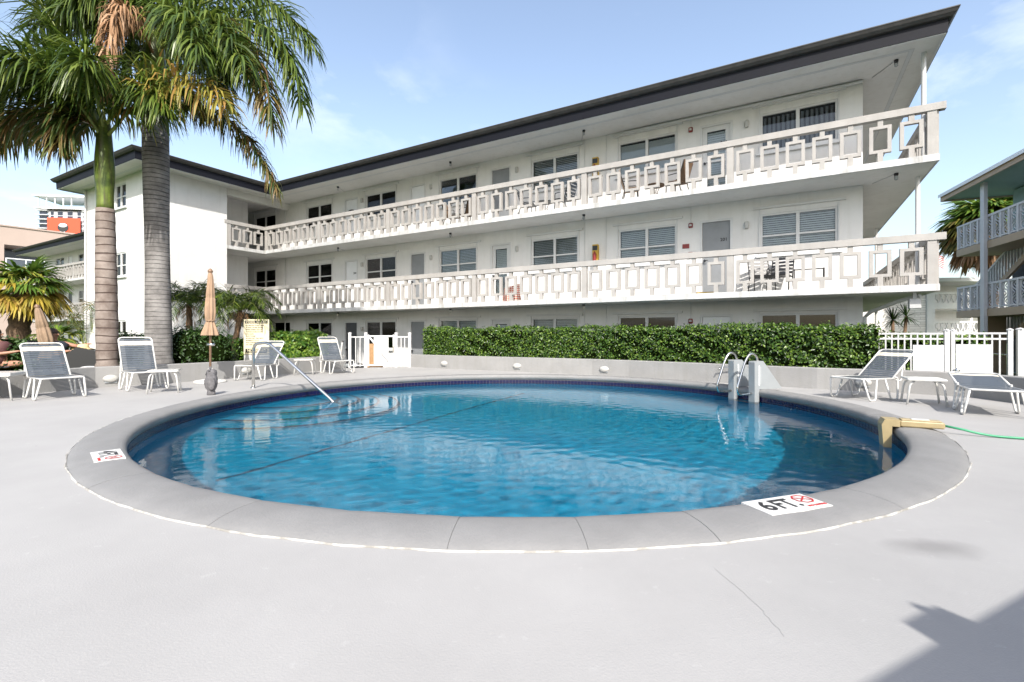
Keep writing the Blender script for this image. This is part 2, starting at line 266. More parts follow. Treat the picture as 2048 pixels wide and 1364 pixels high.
# ------------------------------------------------------------------ mesh helpers
class MB:
    def __init__(s): s.v = []; s.f = []
    def add(s, vs, fs):
        o = len(s.v); s.v += [tuple(p) for p in vs]; s.f += [[i+o for i in f] for f in fs]; return s
    def box(s, x0, x1, y0, y1, z0, z1):
        return s.add([(x0,y0,z0),(x1,y0,z0),(x1,y1,z0),(x0,y1,z0),(x0,y0,z1),(x1,y0,z1),(x1,y1,z1),(x0,y1,z1)],
                     [(0,3,2,1),(4,5,6,7),(0,1,5,4),(1,2,6,5),(2,3,7,6),(3,0,4,7)])
    def bbox(s, x0, x1, y0, y1, z0, z1, b=.01):            # a box with chamfered vertical and top edges
        o = len(s.v); rings = []
        def ring(k, z): return [(x0+k,y0+b+k,z),(x0+b+k,y0+k,z),(x1-b-k,y0+k,z),(x1-k,y0+b+k,z),(x1-k,y1-b-k,z),(x1-b-k,y1-k,z),(x0+b+k,y1-k,z),(x0+k,y1-b-k,z)]
        rs = [ring(b*.7, z0), ring(0, z0+b), ring(0, z1-b), ring(b*.7, z1)]
        vs = [p for r in rs for p in r]; fs = [tuple(range(7,-1,-1)), tuple(24+i for i in range(8))]
        for k in range(3):
            for i in range(8): fs.append((k*8+i, k*8+(i+1)%8, k*8+8+(i+1)%8, k*8+8+i))
        return s.add(vs, fs)
    def prism(s, poly, z0, z1):
        n = len(poly); a = sum(poly[i][0]*poly[(i+1)%n][1]-poly[(i+1)%n][0]*poly[i][1] for i in range(n))
        if a < 0: poly = poly[::-1]
        return s.add([(x,y,z0) for x,y in poly]+[(x,y,z1) for x,y in poly],
                     [tuple(range(n-1,-1,-1)), tuple(range(n,2*n))]+[(i,(i+1)%n,n+(i+1)%n,n+i) for i in range(n)])
    def prism_y(s, poly, y0, y1):                          # poly in (x, z)
        n = len(poly); a = sum(poly[i][0]*poly[(i+1)%n][1]-poly[(i+1)%n][0]*poly[i][1] for i in range(n))
        if a < 0: poly = poly[::-1]
        return s.add([(x,y0,z) for x,z in poly]+[(x,y1,z) for x,z in poly],
                     [tuple(range(n)), tuple(range(2*n-1,n-1,-1))]+[(i,n+i,n+(i+1)%n,(i+1)%n) for i in range(n)])
    def prism_x(s, poly, x0, x1):                          # poly in (y, z)
        n = len(poly); a = sum(poly[i][0]*poly[(i+1)%n][1]-poly[(i+1)%n][0]*poly[i][1] for i in range(n))
        if a < 0: poly = poly[::-1]
        return s.add([(x0,y,z) for y,z in poly]+[(x1,y,z) for y,z in poly],
                     [tuple(range(n-1,-1,-1)), tuple(range(n,2*n))]+[(i,(i+1)%n,n+(i+1)%n,n+i) for i in range(n)])
    def tube(s, pts, r, n=8, closed=False, cap=True):
        pts = [Vector(p) for p in pts]; m = len(pts); rs = r if isinstance(r, (list, tuple)) else [r]*m
        up = None; vs = []
        for i in range(m):
            if closed: d = pts[(i+1)%m]-pts[i-1]
            else: d = pts[min(i+1,m-1)]-pts[max(i-1,0)]
            d.normalize()
            if up is None: up = d.orthogonal().normalized()
            else: up = (up-d*up.dot(d)); up = up.normalized() if up.length > 1e-6 else d.orthogonal().normalized()
            sd_ = d.cross(up)
            for k in range(n):
                a = 2*pi*k/n; vs.append(pts[i]+(up*cos(a)+sd_*sin(a))*rs[i])
        fs = []
        for i in range(m if closed else m-1):
            j = (i+1)%m
            for k in range(n): fs.append((i*n+k, i*n+(k+1)%n, j*n+(k+1)%n, j*n+k))
        if cap and not closed: fs += [tuple(range(n-1,-1,-1)), tuple((m-1)*n+k for k in range(n))]
        return s.add(vs, fs)
    def lathe(s, prof, n=20, c=(0,0,0), mod=None):
        vs = []; fs = []; m = len(prof)
        for i, (r, z) in enumerate(prof):
            for k in range(n):
                a = 2*pi*k/n; rr = r*(mod(a, z) if mod else 1); vs.append((c[0]+rr*cos(a), c[1]+rr*sin(a), c[2]+z))
        for i in range(m-1):
            for k in range(n): fs.append((i*n+k, i*n+(k+1)%n, (i+1)*n+(k+1)%n, (i+1)*n+k))
        fs += [tuple(range(n-1,-1,-1)), tuple((m-1)*n+k for k in range(n))]
        return s.add(vs, fs)
    def quad(s, a, b, c, d): return s.add([a,b,c,d], [(0,1,2,3)])
    def ell(s, c, r, n=12, m=8):
        vs = []; fs = []
        for i in range(m+1):
            t = pi*i/m
            for k in range(n): a = 2*pi*k/n; vs.append((c[0]+r[0]*sin(t)*cos(a), c[1]+r[1]*sin(t)*sin(a), c[2]-r[2]*cos(t)))
        for i in range(m):
            for k in range(n): fs.append((i*n+k, i*n+(k+1)%n, (i+1)*n+(k+1)%n, (i+1)*n+k))
        return s.add(vs, fs)
    def mesh(s, name, m, smooth=False):
        me = bpy.data.meshes.new(name); me.from_pydata(s.v, [], s.f); me.materials.append(M[m] if isinstance(m, str) else m)
        if smooth: me.polygons.foreach_set('use_smooth', [True]*len(me.polygons))
        me.update(); return me
    def build(s, name, m, parent=None, smooth=False, **kw): return put(name, s.mesh(name, m, smooth), parent, **kw)
def put(name, data, parent=None, loc=(0,0,0), rot=(0,0,0), scale=None):
    o = bpy.data.objects.new(name, data); C.objects.link(o); o.location = loc; o.rotation_euler = rot
    if scale: o.scale = scale
    if parent is not None: o.parent = parent
    return o
def tag(o, label, cat, group=None):
    o['label'] = label; o['category'] = cat
    if group: o['group'] = group
    return o
def thing(name, label, cat, loc=(0,0,0), rz=0, group=None):
    return tag(put(name, None, None, loc, (0,0,rz)), label, cat, group)
def struct(o): o['kind'] = 'structure'; return o
def stuff(o): o['kind'] = 'stuff'; return o
def autosmooth(o, ang=35):
    me = o.data; me.polygons.foreach_set('use_smooth', [True]*len(me.polygons))
    try: me.set_sharp_from_angle(angle=R(ang))
    except Exception: pass
    return o
def text(name, s, size, m, parent, loc, rot, align='CENTER', ex=.0015, sx=1, space=1):
    cu = bpy.data.curves.new(name, 'FONT'); cu.body = s; cu.size = size; cu.extrude = ex; cu.align_x = align; cu.align_y = 'CENTER'; cu.resolution_u = 3; cu.space_character = space; cu.offset = size*.022
    cu.materials.append(M[m]); tmp = bpy.data.objects.new('tmp', cu); C.objects.link(tmp); bpy.context.view_layer.update()
    me = bpy.data.meshes.new_from_object(tmp.evaluated_get(bpy.context.evaluated_depsgraph_get())); me.name = name
    bpy.data.objects.remove(tmp); o = put(name, me, parent, loc, rot); o.scale = (sx, 1, 1); return o
def fast_mesh(name, V, F, m, parent=None, smooth=False):
    """V (n,3) float array; F (k,4) int array"""
    me = bpy.data.meshes.new(name); me.vertices.add(len(V)); me.vertices.foreach_set('co', np.asarray(V, np.float32).ravel())
    k = F.shape[1]; me.loops.add(F.size); me.loops.foreach_set('vertex_index', F.astype(np.int32).ravel())
    me.polygons.add(len(F)); me.polygons.foreach_set('loop_start', np.arange(0, F.size, k, dtype=np.int32)); me.polygons.foreach_set('loop_total', np.full(len(F), k, np.int32))
    me.materials.append(M[m]); me.update(calc_edges=True)
    if smooth: me.polygons.foreach_set('use_smooth', [True]*len(F))
    return put(name, me, parent)
def leaves(name, P, Nn, size, m, parent, ratio=.5, fold=.25, jit=.6):
    """one folded two-triangle-pair leaf per point P, roughly facing Nn"""
    n = len(P); Nn = Nn+rng.normal(0, jit, (n,3)); Nn /= np.linalg.norm(Nn, axis=1, keepdims=True)
    t = rng.normal(0, 1, (n,3)); t -= Nn*(t*Nn).sum(1, keepdims=True); t /= np.linalg.norm(t, axis=1, keepdims=True)
    b = np.cross(Nn, t); s = size*rng.uniform(.5, 1.45, (n,1))
    a0 = P-t*s*.5; a1 = P+t*s*.5; c0 = P+b*s*ratio*.5+Nn*s*fold*.35; c1 = P-b*s*ratio*.5+Nn*s*fold*.35
    V = np.stack([a0, c1, a1, c0], 1).reshape(-1, 3); i = np.arange(n)*4
    F = np.concatenate([np.stack([i, i+1, i+2], 1), np.stack([i, i+2, i+3], 1)])
    return fast_mesh(name, V, F, m, parent)

# ------------------------------------------------------------------ ground, deck, pool
PX, PY = .05, 7.68; RI, RO, RW, WZ = 4.85, 5.26, 4.90, -.19
LEFT_WALL = [(-9.35, -9), (-9.2, 6.0), (-8.95, 8.4), (-8.55, 9.85), (-7.72, 10.65), (-7.05, 11.8), (-6.17, 13.3), (-5.35, 15.3)]
RIGHT_WALL = [(-3.37, 16.0), (-1.95, 15.1), (2.15, 12.95), (3.0, 12.35), (4.19, 11.32), (5.52, 10.1), (6.1, 9.6), (7.3, 8.9), (7.98, 8.3), (8.0, 7.2), (8.4, -9)]
DECK = LEFT_WALL + RIGHT_WALL
def ray_poly(a, poly):
    dx, dy = cos(a), sin(a); best = None
    for i in range(len(poly)):
        (x0, y0), (x1, y1) = poly[i], poly[(i+1) % len(poly)]
        ex, ey = x1-x0, y1-y0; den = dx*ey-dy*ex
        if abs(den) < 1e-9: continue
        t = ((x0-PX)*ey-(y0-PY)*ex)/den; u_ = ((x0-PX)*dy-(y0-PY)*dx)/den
        if t > 0 and -1e-9 <= u_ <= 1+1e-9 and (best is None or t < best): best = t
    return best
angs = sorted(set([2*pi*k/240 for k in range(240)]+[atan2(y-PY, x-PX) % (2*pi) for x, y in DECK]))
def ringmesh(name, m, r0, r1, z):
    b = MB(); n = len(angs); vs = []
    for a in angs:
        p, q = r0(a), r1(a); vs += [(PX+p*cos(a), PY+p*sin(a), z), (PX+q*cos(a), PY+q*sin(a), z)]
    b.add(vs, [(2*i, 2*i+1, 2*((i+1) % n)+1, 2*((i+1) % n)) for i in range(n)]); return b.build(name, m)
struct(ringmesh('pool_deck', 'deck', lambda a: 5.0, lambda a: ray_poly(a, DECK)+.12, 0))
def crack(pts, w_=.0022):
    b = MB(); P = []
    for (x0, y0), (x1, y1) in zip(pts[:-1], pts[1:]):
        for k in range(10): t = k/10; P.append((x0+(x1-x0)*t+rng.normal(0, .003), y0+(y1-y0)*t+rng.normal(0, .003)))
    for (x0, y0), (x1, y1) in zip(P[:-1], P[1:]):
        d = hypot(x1-x0, y1-y0)+1e-6; nx, ny = -(y1-y0)/d*w_*.5, (x1-x0)/d*w_*.5; b.quad((x0-nx, y0-ny, .0015), (x1-nx, y1-ny, .0015), (x1+nx, y1+ny, .0015), (x0+nx, y0+ny, .0015))
    return b
mat('crack', (.30, .295, .29), .9)
dk = [q for q in C.objects if q.name == 'pool_deck'][0]
for pts in ([(.95, 2.25), (1.0, 1.95), (.99, 1.72)], [(3.6, 3.6), (4.8, 3.2), (6.2, 3.1)], [(5.3, 6.6), (6.6, 5.9), (8.3, 5.7)], [(-5.5, 6.5), (-7.2, 6.1), (-9.0, 6.3)]): crack(pts).build('crack', 'crack', dk)
struct(ringmesh('ground', 'ground', lambda a: ray_poly(a, DECK)-.05, lambda a: 1500., -.52))
lawn = MB(); lawn.prism([(-9.3, 6), (-9.1, 8.4), (-8.72, 9.95), (-7.85, 10.8), (-7.2, 11.95), (-6.3, 13.4), (-5.5, 15.2), (-6.5, 17.5), (-12.6, 17.0), (-18, 22), (-40, 30), (-40, 6)], -.5, .20); struct(lawn.build('lawn', 'ground'))

pool = thing('swimming_pool', 'round blue swimming pool with grey coping sunk in the deck', 'swimming pool', (PX, PY, 0))
def floor_z(x): return -1.62-.075*x
b = MB(); n = 96; rings = [(RW, lambda x: -.10), (RW, lambda x: -.7), (RW, lambda x: floor_z(x)+.35), (RW-.06, lambda x: floor_z(x)+.15), (RW-.2, lambda x: floor_z(x)+.03), (RW-.42, lambda x: floor_z(x)), (2.4, lambda x: floor_z(x)), (.01, lambda x: floor_z(x))]
vs = []; fs = []
for r, zf in rings:
    for k in range(n): a = 2*pi*k/n; vs.append((r*cos(a), r*sin(a), zf(r*cos(a))))
for i in range(len(rings)-1):
    for k in range(n): fs.append((i*n+k, (i+1)*n+k, (i+1)*n+(k+1) % n, i*n+(k+1) % n))
basin = b.add(vs, fs).build('basin', 'pool_plaster', pool, True)
basin.cycles.is_caustics_receiver = True
# coping stones
prof = [(5.262, -.02), (5.262, .004), (5.245, .016), (5.20, .030), (5.13, .041), (5.05, .046), (4.94, .044), (4.885, .036), (4.855, .018), (4.845, -.012), (4.852, -.048), (4.875, -.078), (4.91, -.10), (5.1, -.10)]
NST = 46; da = 2*pi/NST; b = MB(); seg = 5; vs = []; fs = []; m_ = len(prof)
for k in range(seg+1):
    a = -da/2+.00018+(da-.00036)*k/seg
    for i, (r, z) in enumerate(prof):
        e = .004 if k in (0, seg) and 1 < i < 11 else 0
        vs.append((r*cos(a), r*sin(a), z-e))
for k in range(seg):
    for i in range(m_): fs.append((k*m_+i, k*m_+(i+1) % m_, (k+1)*m_+(i+1) % m_, (k+1)*m_+i))
fs += [tuple(range(m_-1, -1, -1)), tuple(seg*m_+i for i in range(m_))]
cm = b.add(vs, fs).mesh('coping_stone', 'coping', True); cm.set_sharp_from_angle(angle=R(50))
for k in range(NST): put('coping_stone', cm, pool, (0, 0, rng.uniform(-.0015, .0015)), (0, 0, da*(k+.47)))
b = MB(); vs = []; nn = 360                                # ragged bead of white caulk round the coping
for k in range(nn):
    a = 2*pi*k/nn; w_ = .006+.010*abs(sin(k*1.7)+sin(k*.61))*.5; o_ = .004*sin(k*.9)
    vs += [(5.26*cos(a), 5.26*sin(a), .006), ((5.262+w_*.5+o_)*cos(a), (5.262+w_*.5+o_)*sin(a), .010), ((5.262+w_+o_)*cos(a), (5.262+w_+o_)*sin(a), .001)]
b.add(vs, [q for k in range(nn) for q in ((3*k, 3*k+1, 3*((k+1) % nn)+1, 3*((k+1) % nn)), (3*k+1, 3*k+2, 3*((k+1) % nn)+2, 3*((k+1) % nn)+1))]).build('caulk_bead', 'caulk', pool)
b = MB(); NT = 362                                         # waterline tiles
for k in range(NT):
    a0 = 2*pi*k/NT+.0007; a1 = 2*pi*(k+1)/NT-.0007
    for z0, z1 in ((-.172, -.102), (-.247, -.177)):
        p = [(r*cos(a), r*sin(a), z) for r in (RW-.013, RW+.01) for a in (a0, a1) for z in (z0, z1)]
        b.add(p, [(0, 2, 3, 1), (4, 5, 7, 6), (0, 1, 5, 4), (2, 6, 7, 3), (1, 3, 7, 5), (0, 4, 6, 2)])
stuff(b.build('waterline_tiles', 'tile_blue', pool))
b = MB(); b.lathe([(RW-.007, -.26), (RW-.007, -.09)], 180); b.f = b.f[:-2]; b.build('grout_band', 'grout', pool, True)
# entry steps, each tread edged with a dark tile line
SA = R(157); SX, SY = RW*cos(SA), RW*sin(SA)
for i, (rad, zt) in enumerate(((.95, -.42), (1.35, -.66), (1.75, -.90), (2.15, -1.14))):
    poly = [];
    for k in range(60):
        a = SA+pi/2+pi*k/59*1.0; x, y = SX+rad*cos(a), SY+rad*sin(a); d = hypot(x, y)
        if d < RW-.02: poly.append((x, y))
    poly.sort(key=lambda p: (atan2(p[1]-SY, p[0]-SX)-SA) % (2*pi))
    arc = list(poly); aA, aB = atan2(arc[0][1], arc[0][0]), atan2(arc[-1][1], arc[-1][0])
    if aA < 0: aA += 2*pi
    if aB < 0: aB += 2*pi
    back = [((RW-.012)*cos(aB+(aA-aB)*k/14), (RW-.012)*sin(aB+(aA-aB)*k/14)) for k in range(15)]
    st = MB().prism(arc+back, -1.6, zt).build('step', 'pool_plaster', pool); st.cycles.is_caustics_receiver = True
    e = MB()
    for k in range(len(arc)-1):
        (x0, y0), (x1, y1) = arc[k], arc[k+1]
        def inn(x, y, q): d = hypot(x-SX, y-SY); return (SX+(x-SX)*(d+q)/d, SY+(y-SY)*(d+q)/d)
        (p0, q0), (p1, q1) = inn(x0, y0, -.05), inn(x1, y1, -.05); (s0, t0), (s1, t1) = inn(x0, y0, .004), inn(x1, y1, .004)
        e.add([(p0, q0, zt+.004), (s0, t0, zt+.004), (s1, t1, zt+.004), (p1, q1, zt+.004), (s0, t0, zt-.05), (s1, t1, zt-.05)], [(0, 1, 2, 3), (1, 4, 5, 2)])
    e = e.build('edge_tile', 'pool_line', st); e.cycles.is_caustics_receiver = True
x0, y0, x1, y1 = -3.3, -2.4, .25, 4.4                      # dark slope line on the floor
b = MB(); dx, dy = (y1-y0), -(x1-x0); d = hypot(dx, dy); dx, dy = dx/d*.024, dy/d*.024
b.add([(x0-dx, y0-dy, floor_z(x0-dx)+.006), (x0+dx, y0+dy, floor_z(x0+dx)+.006), (x1+dx, y1+dy, floor_z(x1+dx)+.006), (x1-dx, y1-dy, floor_z(x1-dx)+.006)], [(0, 1, 2, 3)])
o = b.build('slope_line', 'pool_line', pool); o.cycles.is_caustics_receiver = True
# depth markers set in the coping
def marker(ang, rad, num, sc, flip=1):
    rz = ang+pi/2; x, y = rad*cos(ang), rad*sin(ang); zt = .0475
    o = MB().box(-.245*sc, .245*sc, -.115*sc, .115*sc, -.012, .0).build('depth_marker', 'white_tile', pool, loc=(x, y, zt), rot=(0, 0, rz))
    text('number', num, .19*sc, 'ink', o, (-.155*sc, 0, .001), (0, 0, 0), sx=.9)
    text('unit', 'FT.', .19*sc, 'ink', o, (-.005*sc, 0, .001), (0, 0, 0), sx=.72)
    g = MB(); oc = [(cos(pi/8+k*pi/4), sin(pi/8+k*pi/4)) for k in range(8)]; cx, cy, r1, r2 = .165*sc, .03*sc, .068*sc, .056*sc
    for k in range(8):
        a, c = oc[k], oc[(k+1) % 8]
        g.quad((cx+r2*a[0], cy+r2*a[1], .003), (cx+r1*a[0], cy+r1*a[1], .003), (cx+r1*c[0], cy+r1*c[1], .003), (cx+r2*c[0], cy+r2*c[1], .003))
    for a in (R(35), R(145)):
        ux, uy = cos(a)*r2, sin(a)*r2; vx, vy = -sin(a)*.005*sc, cos(a)*.005*sc
        g.quad((cx-ux-vx, cy-uy-vy, .0035+a*.0002), (cx+ux-vx, cy+uy-vy, .0035+a*.0002), (cx+ux+vx, cy+uy+vy, .0035+a*.0002), (cx-ux+vx, cy-uy+vy, .0035+a*.0002))
    g.build('no_diving_symbol', 'sign_red', o)
    text('caption', 'NO DIVING', .028*sc, 'sign_red', o, (.165*sc, -.075*sc, .001), (0, 0, 0), sx=1.0)
marker(atan2(2.99-PY, 1.70-PX), 4.985, '6', 1.0); marker(atan2(4.15-PY, -3.55-PX), 5.0, '4', .9)
# water: a rippled sheet
n = 300; g = np.linspace(-RW, RW, n); X, Y = np.meshgrid(g, g); Z = np.zeros_like(X)
for k in range(30):
    a = rng.uniform(0, 2*pi); lam = rng.uniform(.13, .30); q = 2*pi/lam
    Z += .00025*lam/.5*np.sin(q*(X*cos(a)+Y*sin(a))+rng.uniform(0, 6.28))
Rr = np.hypot(X, Y); V = np.stack([X+PX, Y+PY, Z+WZ], -1).reshape(-1, 3)
idx = np.arange(n*n).reshape(n, n); F = np.stack([idx[:-1, :-1], idx[:-1, 1:], idx[1:, 1:], idx[1:, :-1]], -1).reshape(-1, 4)
keep = (Rr.ravel()[F] < RW+.07).all(1); F = F[keep]
water = struct(fast_mesh('pool_water', V, F, 'water', None, True)); water.cycles.is_caustics_caster = True

# low planter walls round the deck
def low_wall(name, label, pts, side, z1=.42, th=.2, z0=-.5):
    b = MB(); n = len(pts); off = []
    for i in range(n):
        nx = ny = 0
        for j in (i-1, i):
            if 0 <= j < n-1:
                dx, dy = pts[j+1][0]-pts[j][0], pts[j+1][1]-pts[j][1]; d = hypot(dx, dy); nx += -dy/d*side; ny += dx/d*side
        d = hypot(nx, ny); off.append((pts[i][0]+nx/d*th, pts[i][1]+ny/d*th))
    e = .012; vs = []
    for (x, y), (p, q) in zip(pts, off):
        lx, ly = (p-x)*e/th, (q-y)*e/th
        vs += [(x, y, z0), (x, y, z1-e), (x+lx, y+ly, z1), (p-lx, q-ly, z1), (p, q, z1-e), (p, q, z0)]
    fs = []
    for i in range(n-1):
        for k in range(5):
            f = (6*i+k, 6*i+6+k, 6*i+7+k, 6*i+k+1); fs.append(f if side < 0 else f[::-1])
    fs += [tuple(range(6)), tuple(6*(n-1)+k for k in range(5, -1, -1))]
    o = tag(b.add(vs, fs).build(name, 'planter_wall'), label, 'wall'); o['kind'] = 'thing'; return o
low_wall('planter_wall', 'low grey wall behind the loungers under the palm trees', LEFT_WALL, 1)
low_wall('planter_wall', 'long low grey wall under the clipped hedge', RIGHT_WALL, 1)

# ------------------------------------------------------------------ the apartment building (local x = -s along the front, y = t into the building)
AL = math.atan(.583)
bld = thing('apartment_building', 'long white three storey apartment building with grey geometric balcony railings', 'building', (8.69, 9.746, 0), -AL)
ZF = [-.52, 2.125, 4.775]; TW = 1.21; ST = .14; SOF = 7.12
def sbox(mb, s0, s1, t0, t1, z0, z1): return mb.box(-s1, -s0, t0, t1, z0, z1)
def spoly(p): return [(-s, t) for s, t in p]
for z, nm in ((ZF[1], 'walkway_slab'), (ZF[2], 'walkway_slab')):
    MB().prism(spoly([(0, 0), (22.7, 0), (22.7, -1.63), (24.2, -1.63), (24.2, .15), (28.13, .15), (28.13, 0), (53.6, 0), (53.6, TW), (1.145, TW), (1.145, 11), (0, 11)]), z-ST, z).build(nm, 'slab_edge', bld)
    MB().prism(spoly([(.05, .05), (22.75, .05), (22.75, -1.58), (24.15, -1.58), (24.15, .2), (28.2, .2), (28.2, .05), (53.5, .05), (53.5, TW-.01), (1.14, TW-.01), (1.14, 10.9), (.05, 10.9)]), z-ST-.006, z-ST+.02).build('ceiling', 'soffit', bld)
sbox(MB(), -.3, 53.6, -.2, TW+4, -.56, ZF[0]).build('ground_walkway', 'slab_edge', bld)
# openings: (s0, s1, kind); windows 1.68 wide, doors .82
WIN = [(1.63, 3.31), (5.40, 7.08), (8.36, 10.02), (12.20, 13.88), (16.04, 17.72), (19.77, 21.45), (23.70, 25.38)]
DOOR = [(3.96, 4.78), (10.80, 11.62), (14.54, 15.32), (18.17, 18.97)]
WIN2 = [(29.5, 31.1), (33.6, 35.2), (37.2, 38.8), (41.4, 43.0), (45.0, 46.6), (49.2, 50.8)]
DOOR2 = [(31.9, 32.7), (35.9, 36.7), (39.8, 40.6), (43.7, 44.5), (47.6, 48.4)]
def wall_run(mb, a, c, t0, t1, zlo, zhi, ops):
    ops = sorted(ops); cur = a
    for s0, s1, z0, z1 in ops:
        sbox(mb, cur, s0, t0, t1, zlo, zhi)
        if z0 > zlo+.001: sbox(mb, s0, s1, t0, t1, zlo, z0)
        sbox(mb, s0, s1, t0, t1, z1, zhi); cur = s1
    sbox(mb, cur, c, t0, t1, zlo, zhi)
wl = MB(); itr = MB()
for fl, zf in enumerate(ZF):
    zc = (ZF[fl+1]-ST) if fl < 2 else SOF
    top = zf+(2.15 if fl == 0 else 2.08 if fl == 1 else 2.03)
    ops = [(a, c, zf+1.02, top) for a, c in WIN+WIN2]+[(a, c, zf, top) for a, c in DOOR+DOOR2]
    if fl == 0: ops = [o for o in ops if not (22.5 < o[0] < 26)]+[(22.65, 23.95, zf+.02, top)]
    wall_run(wl, 1.145, 53.0, TW, TW+.14, zf, zc, ops)
    sbox(wl, 1.145, 1.285, TW+.14, 11, zf, zc); sbox(wl, 52.86, 53.0, TW+.14, 11, zf, zc)
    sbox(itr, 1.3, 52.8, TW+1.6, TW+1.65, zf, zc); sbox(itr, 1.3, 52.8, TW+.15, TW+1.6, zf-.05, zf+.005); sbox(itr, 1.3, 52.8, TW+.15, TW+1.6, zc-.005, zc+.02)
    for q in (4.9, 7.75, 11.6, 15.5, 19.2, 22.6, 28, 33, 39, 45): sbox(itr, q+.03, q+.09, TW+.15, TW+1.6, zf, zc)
wl.build('wall', 'wall_white', bld); itr.build('interior', 'interior', bld)
# projecting stair block
blk = MB(); S0, S1, T0 = 22.7, 28.13, -4.4
BW = [(24.53, 25.45)]
for fl, zf in enumerate(ZF):
    zc = ZF[fl+1] if fl < 2 else SOF
    top = zf+(2.12 if fl else 2.15); wall_run(blk, S0, S1, T0, T0+.15, zf if fl else -.56, zc, [(24.53, 25.45, zf+1.2, top)])
sbox(blk, S0, S0+.15, T0+.15, -1.63, -.56, SOF); sbox(blk, S1-.15, S1, T0+.15, .15, -.56, SOF); sbox(blk, S0+.15, 24.2, -1.78, -1.63, -.56, SOF)
sbox(blk, 24.2, 24.35, -1.63, .15, -.56, SOF); sbox(blk, 24.35, S1-.15, 0, .15, -.56, SOF)
blk.build('stair_block', 'wall_white', bld)
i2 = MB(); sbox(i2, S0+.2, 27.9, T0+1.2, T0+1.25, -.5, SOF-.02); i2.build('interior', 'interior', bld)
# beam over the lobby, stair parapet below it
sbox(MB(), 22.72, 22.95, -1.6, TW, SOF-.28, SOF-.002).build('lobby_beam', 'soffit', bld)
MB().prism_x([(-1.6, 1.95), (-1.6, 1.2), (.9, -.5), (1.15, -.5), (1.15, -.1)], -23.05, -22.9).build('stair_parapet', 'wall_white', bld)
# roof: soffit, fascia, projecting edge
EAVE = [(-.06, 11.6), (-.06, -.22), (21.96, -.22), (21.96, -5.12), (28.88, -5.12), (28.88, -.22), (53.8, -.22), (53.8, 11.6)]
MB().prism(spoly([(s, t) for s, t in EAVE]), SOF, SOF+.05).build('soffit', 'soffit', bld)
def off(poly, o):                                          # offset outwards (front is -t, walking +s)
    res = []; n = len(poly)
    for i in range(n):
        ns = []
        for j in (i-1, i):
            if 0 <= j < n-1:
                dx, dy = poly[j+1][0]-poly[j][0], poly[j+1][1]-poly[j][1]; d = hypot(dx, dy); ns.append((dy/d, -dx/d))
        if len(ns) == 1: nx, ny = ns[0]
        else:
            q = 1+ns[0][0]*ns[1][0]+ns[0][1]*ns[1][1]; nx, ny = (ns[0][0]+ns[1][0])/q, (ns[0][1]+ns[1][1])/q
        res.append((poly[i][0]+nx*o, poly[i][1]+ny*o))
    return res
def sweep(name, m, profile, par):
    b = MB(); rows = [[(-s, t, z) for s, t in off(EAVE, o)] for o, z in profile]; n = len(EAVE); vs = [p for r in rows for p in r]; fs = []
    for k in range(len(rows)-1):
        for i in range(n-1): fs.append((k*n+i, (k+1)*n+i, (k+1)*n+i+1, k*n+i+1))
    return b.add(vs, fs).build(name, m, par)
sweep('fascia', 'fascia', [(0, SOF-.03), (.012, SOF-.03), (.02, SOF+.19), (.02, SOF+.26), (-.1, SOF+.26)], bld)
sweep('roof_edge', 'roof_edge', [(.0, SOF+.225), (.06, SOF+.232), (.085, SOF+.24), (.115, SOF+.275), (.13, SOF+.29), (.155, SOF+.335), (.17, SOF+.355), (.165, SOF+.375), (.05, SOF+.40), (-.3, SOF+.43)], bld)
sweep('drip_edge', 'trim_white', [(-.05, SOF-.045), (-.004, SOF-.045), (-.004, SOF-.012), (-.05, SOF-.012)], bld)
MB().prism(spoly([(s, t) for s, t in off(EAVE, -.2)]), SOF+.40, SOF+.44).build('roof', 'roof_top', bld)
sv = MB()                                                   # vent strip lines on the soffit
for o, wd in ((-.42, .012), (-.50, .012)):
    p, q = off(EAVE, o), off(EAVE, o-wd); sv.add([(-s, t, SOF-.004) for s, t in p]+[(-s, t, SOF-.004) for s, t in q], [(i, i+1, 9+i, 8+i) for i in range(7)])
sv.build('soffit_vent', 'slab_edge', bld)
p, q = off(EAVE, -.432), off(EAVE, -.50); MB().add([(-s, t, SOF-.003) for s, t in p]+[(-s, t, SOF-.003) for s, t in q], [(i, i+1, 9+i, 8+i) for i in range(7)]).build('vent_mesh', 'blind_grey', bld)
sbox(MB(), 23.3, 26.5, -3.6, -.6, SOF+.45, SOF+.80).build('roof_hatch', 'trim_white', bld)

# railings
orn = MB(); hw, d2 = .192, .048
for x0, x1, z0, z1 in ((-hw, -hw+.07, .19, .765), (hw-.07, hw, .19, .765), (-hw+.07, hw-.07, .19, .255), (-hw+.07, hw-.07, .70, .765), (-.048, .048, -.004, .19), (-.048, .048, .765, .91)):
    orn.box(x0, x1, -d2, d2, z0, z1)
ORN = orn.mesh('ornament', 'rail_grey'); POST = MB().box(-.075, .075, -.055, .055, 0, .90).mesh('post', 'rail_grey')
def railing(p0, p1, z, posts, orns, par=bld):               # p = (s, t)
    dx, dy = -(p1[0]-p0[0]), p1[1]-p0[1]; ln = hypot(dx, dy); a = atan2(dy, dx)
    rl = MB().box(-.10, ln+.10, -.075, .075, .895, 1.04).build('railing', 'rail_grey', par, loc=(-p0[0], p0[1], z), rot=(0, 0, a))
    for q in posts: put('post', POST, rl, (q, 0, 0))
    for q in orns: put('ornament', ORN, rl, (q, 0, 0))
    return rl
bays = [.12, 3.9, 7.7, 11.5, 15.3, 19.1, 22.62]
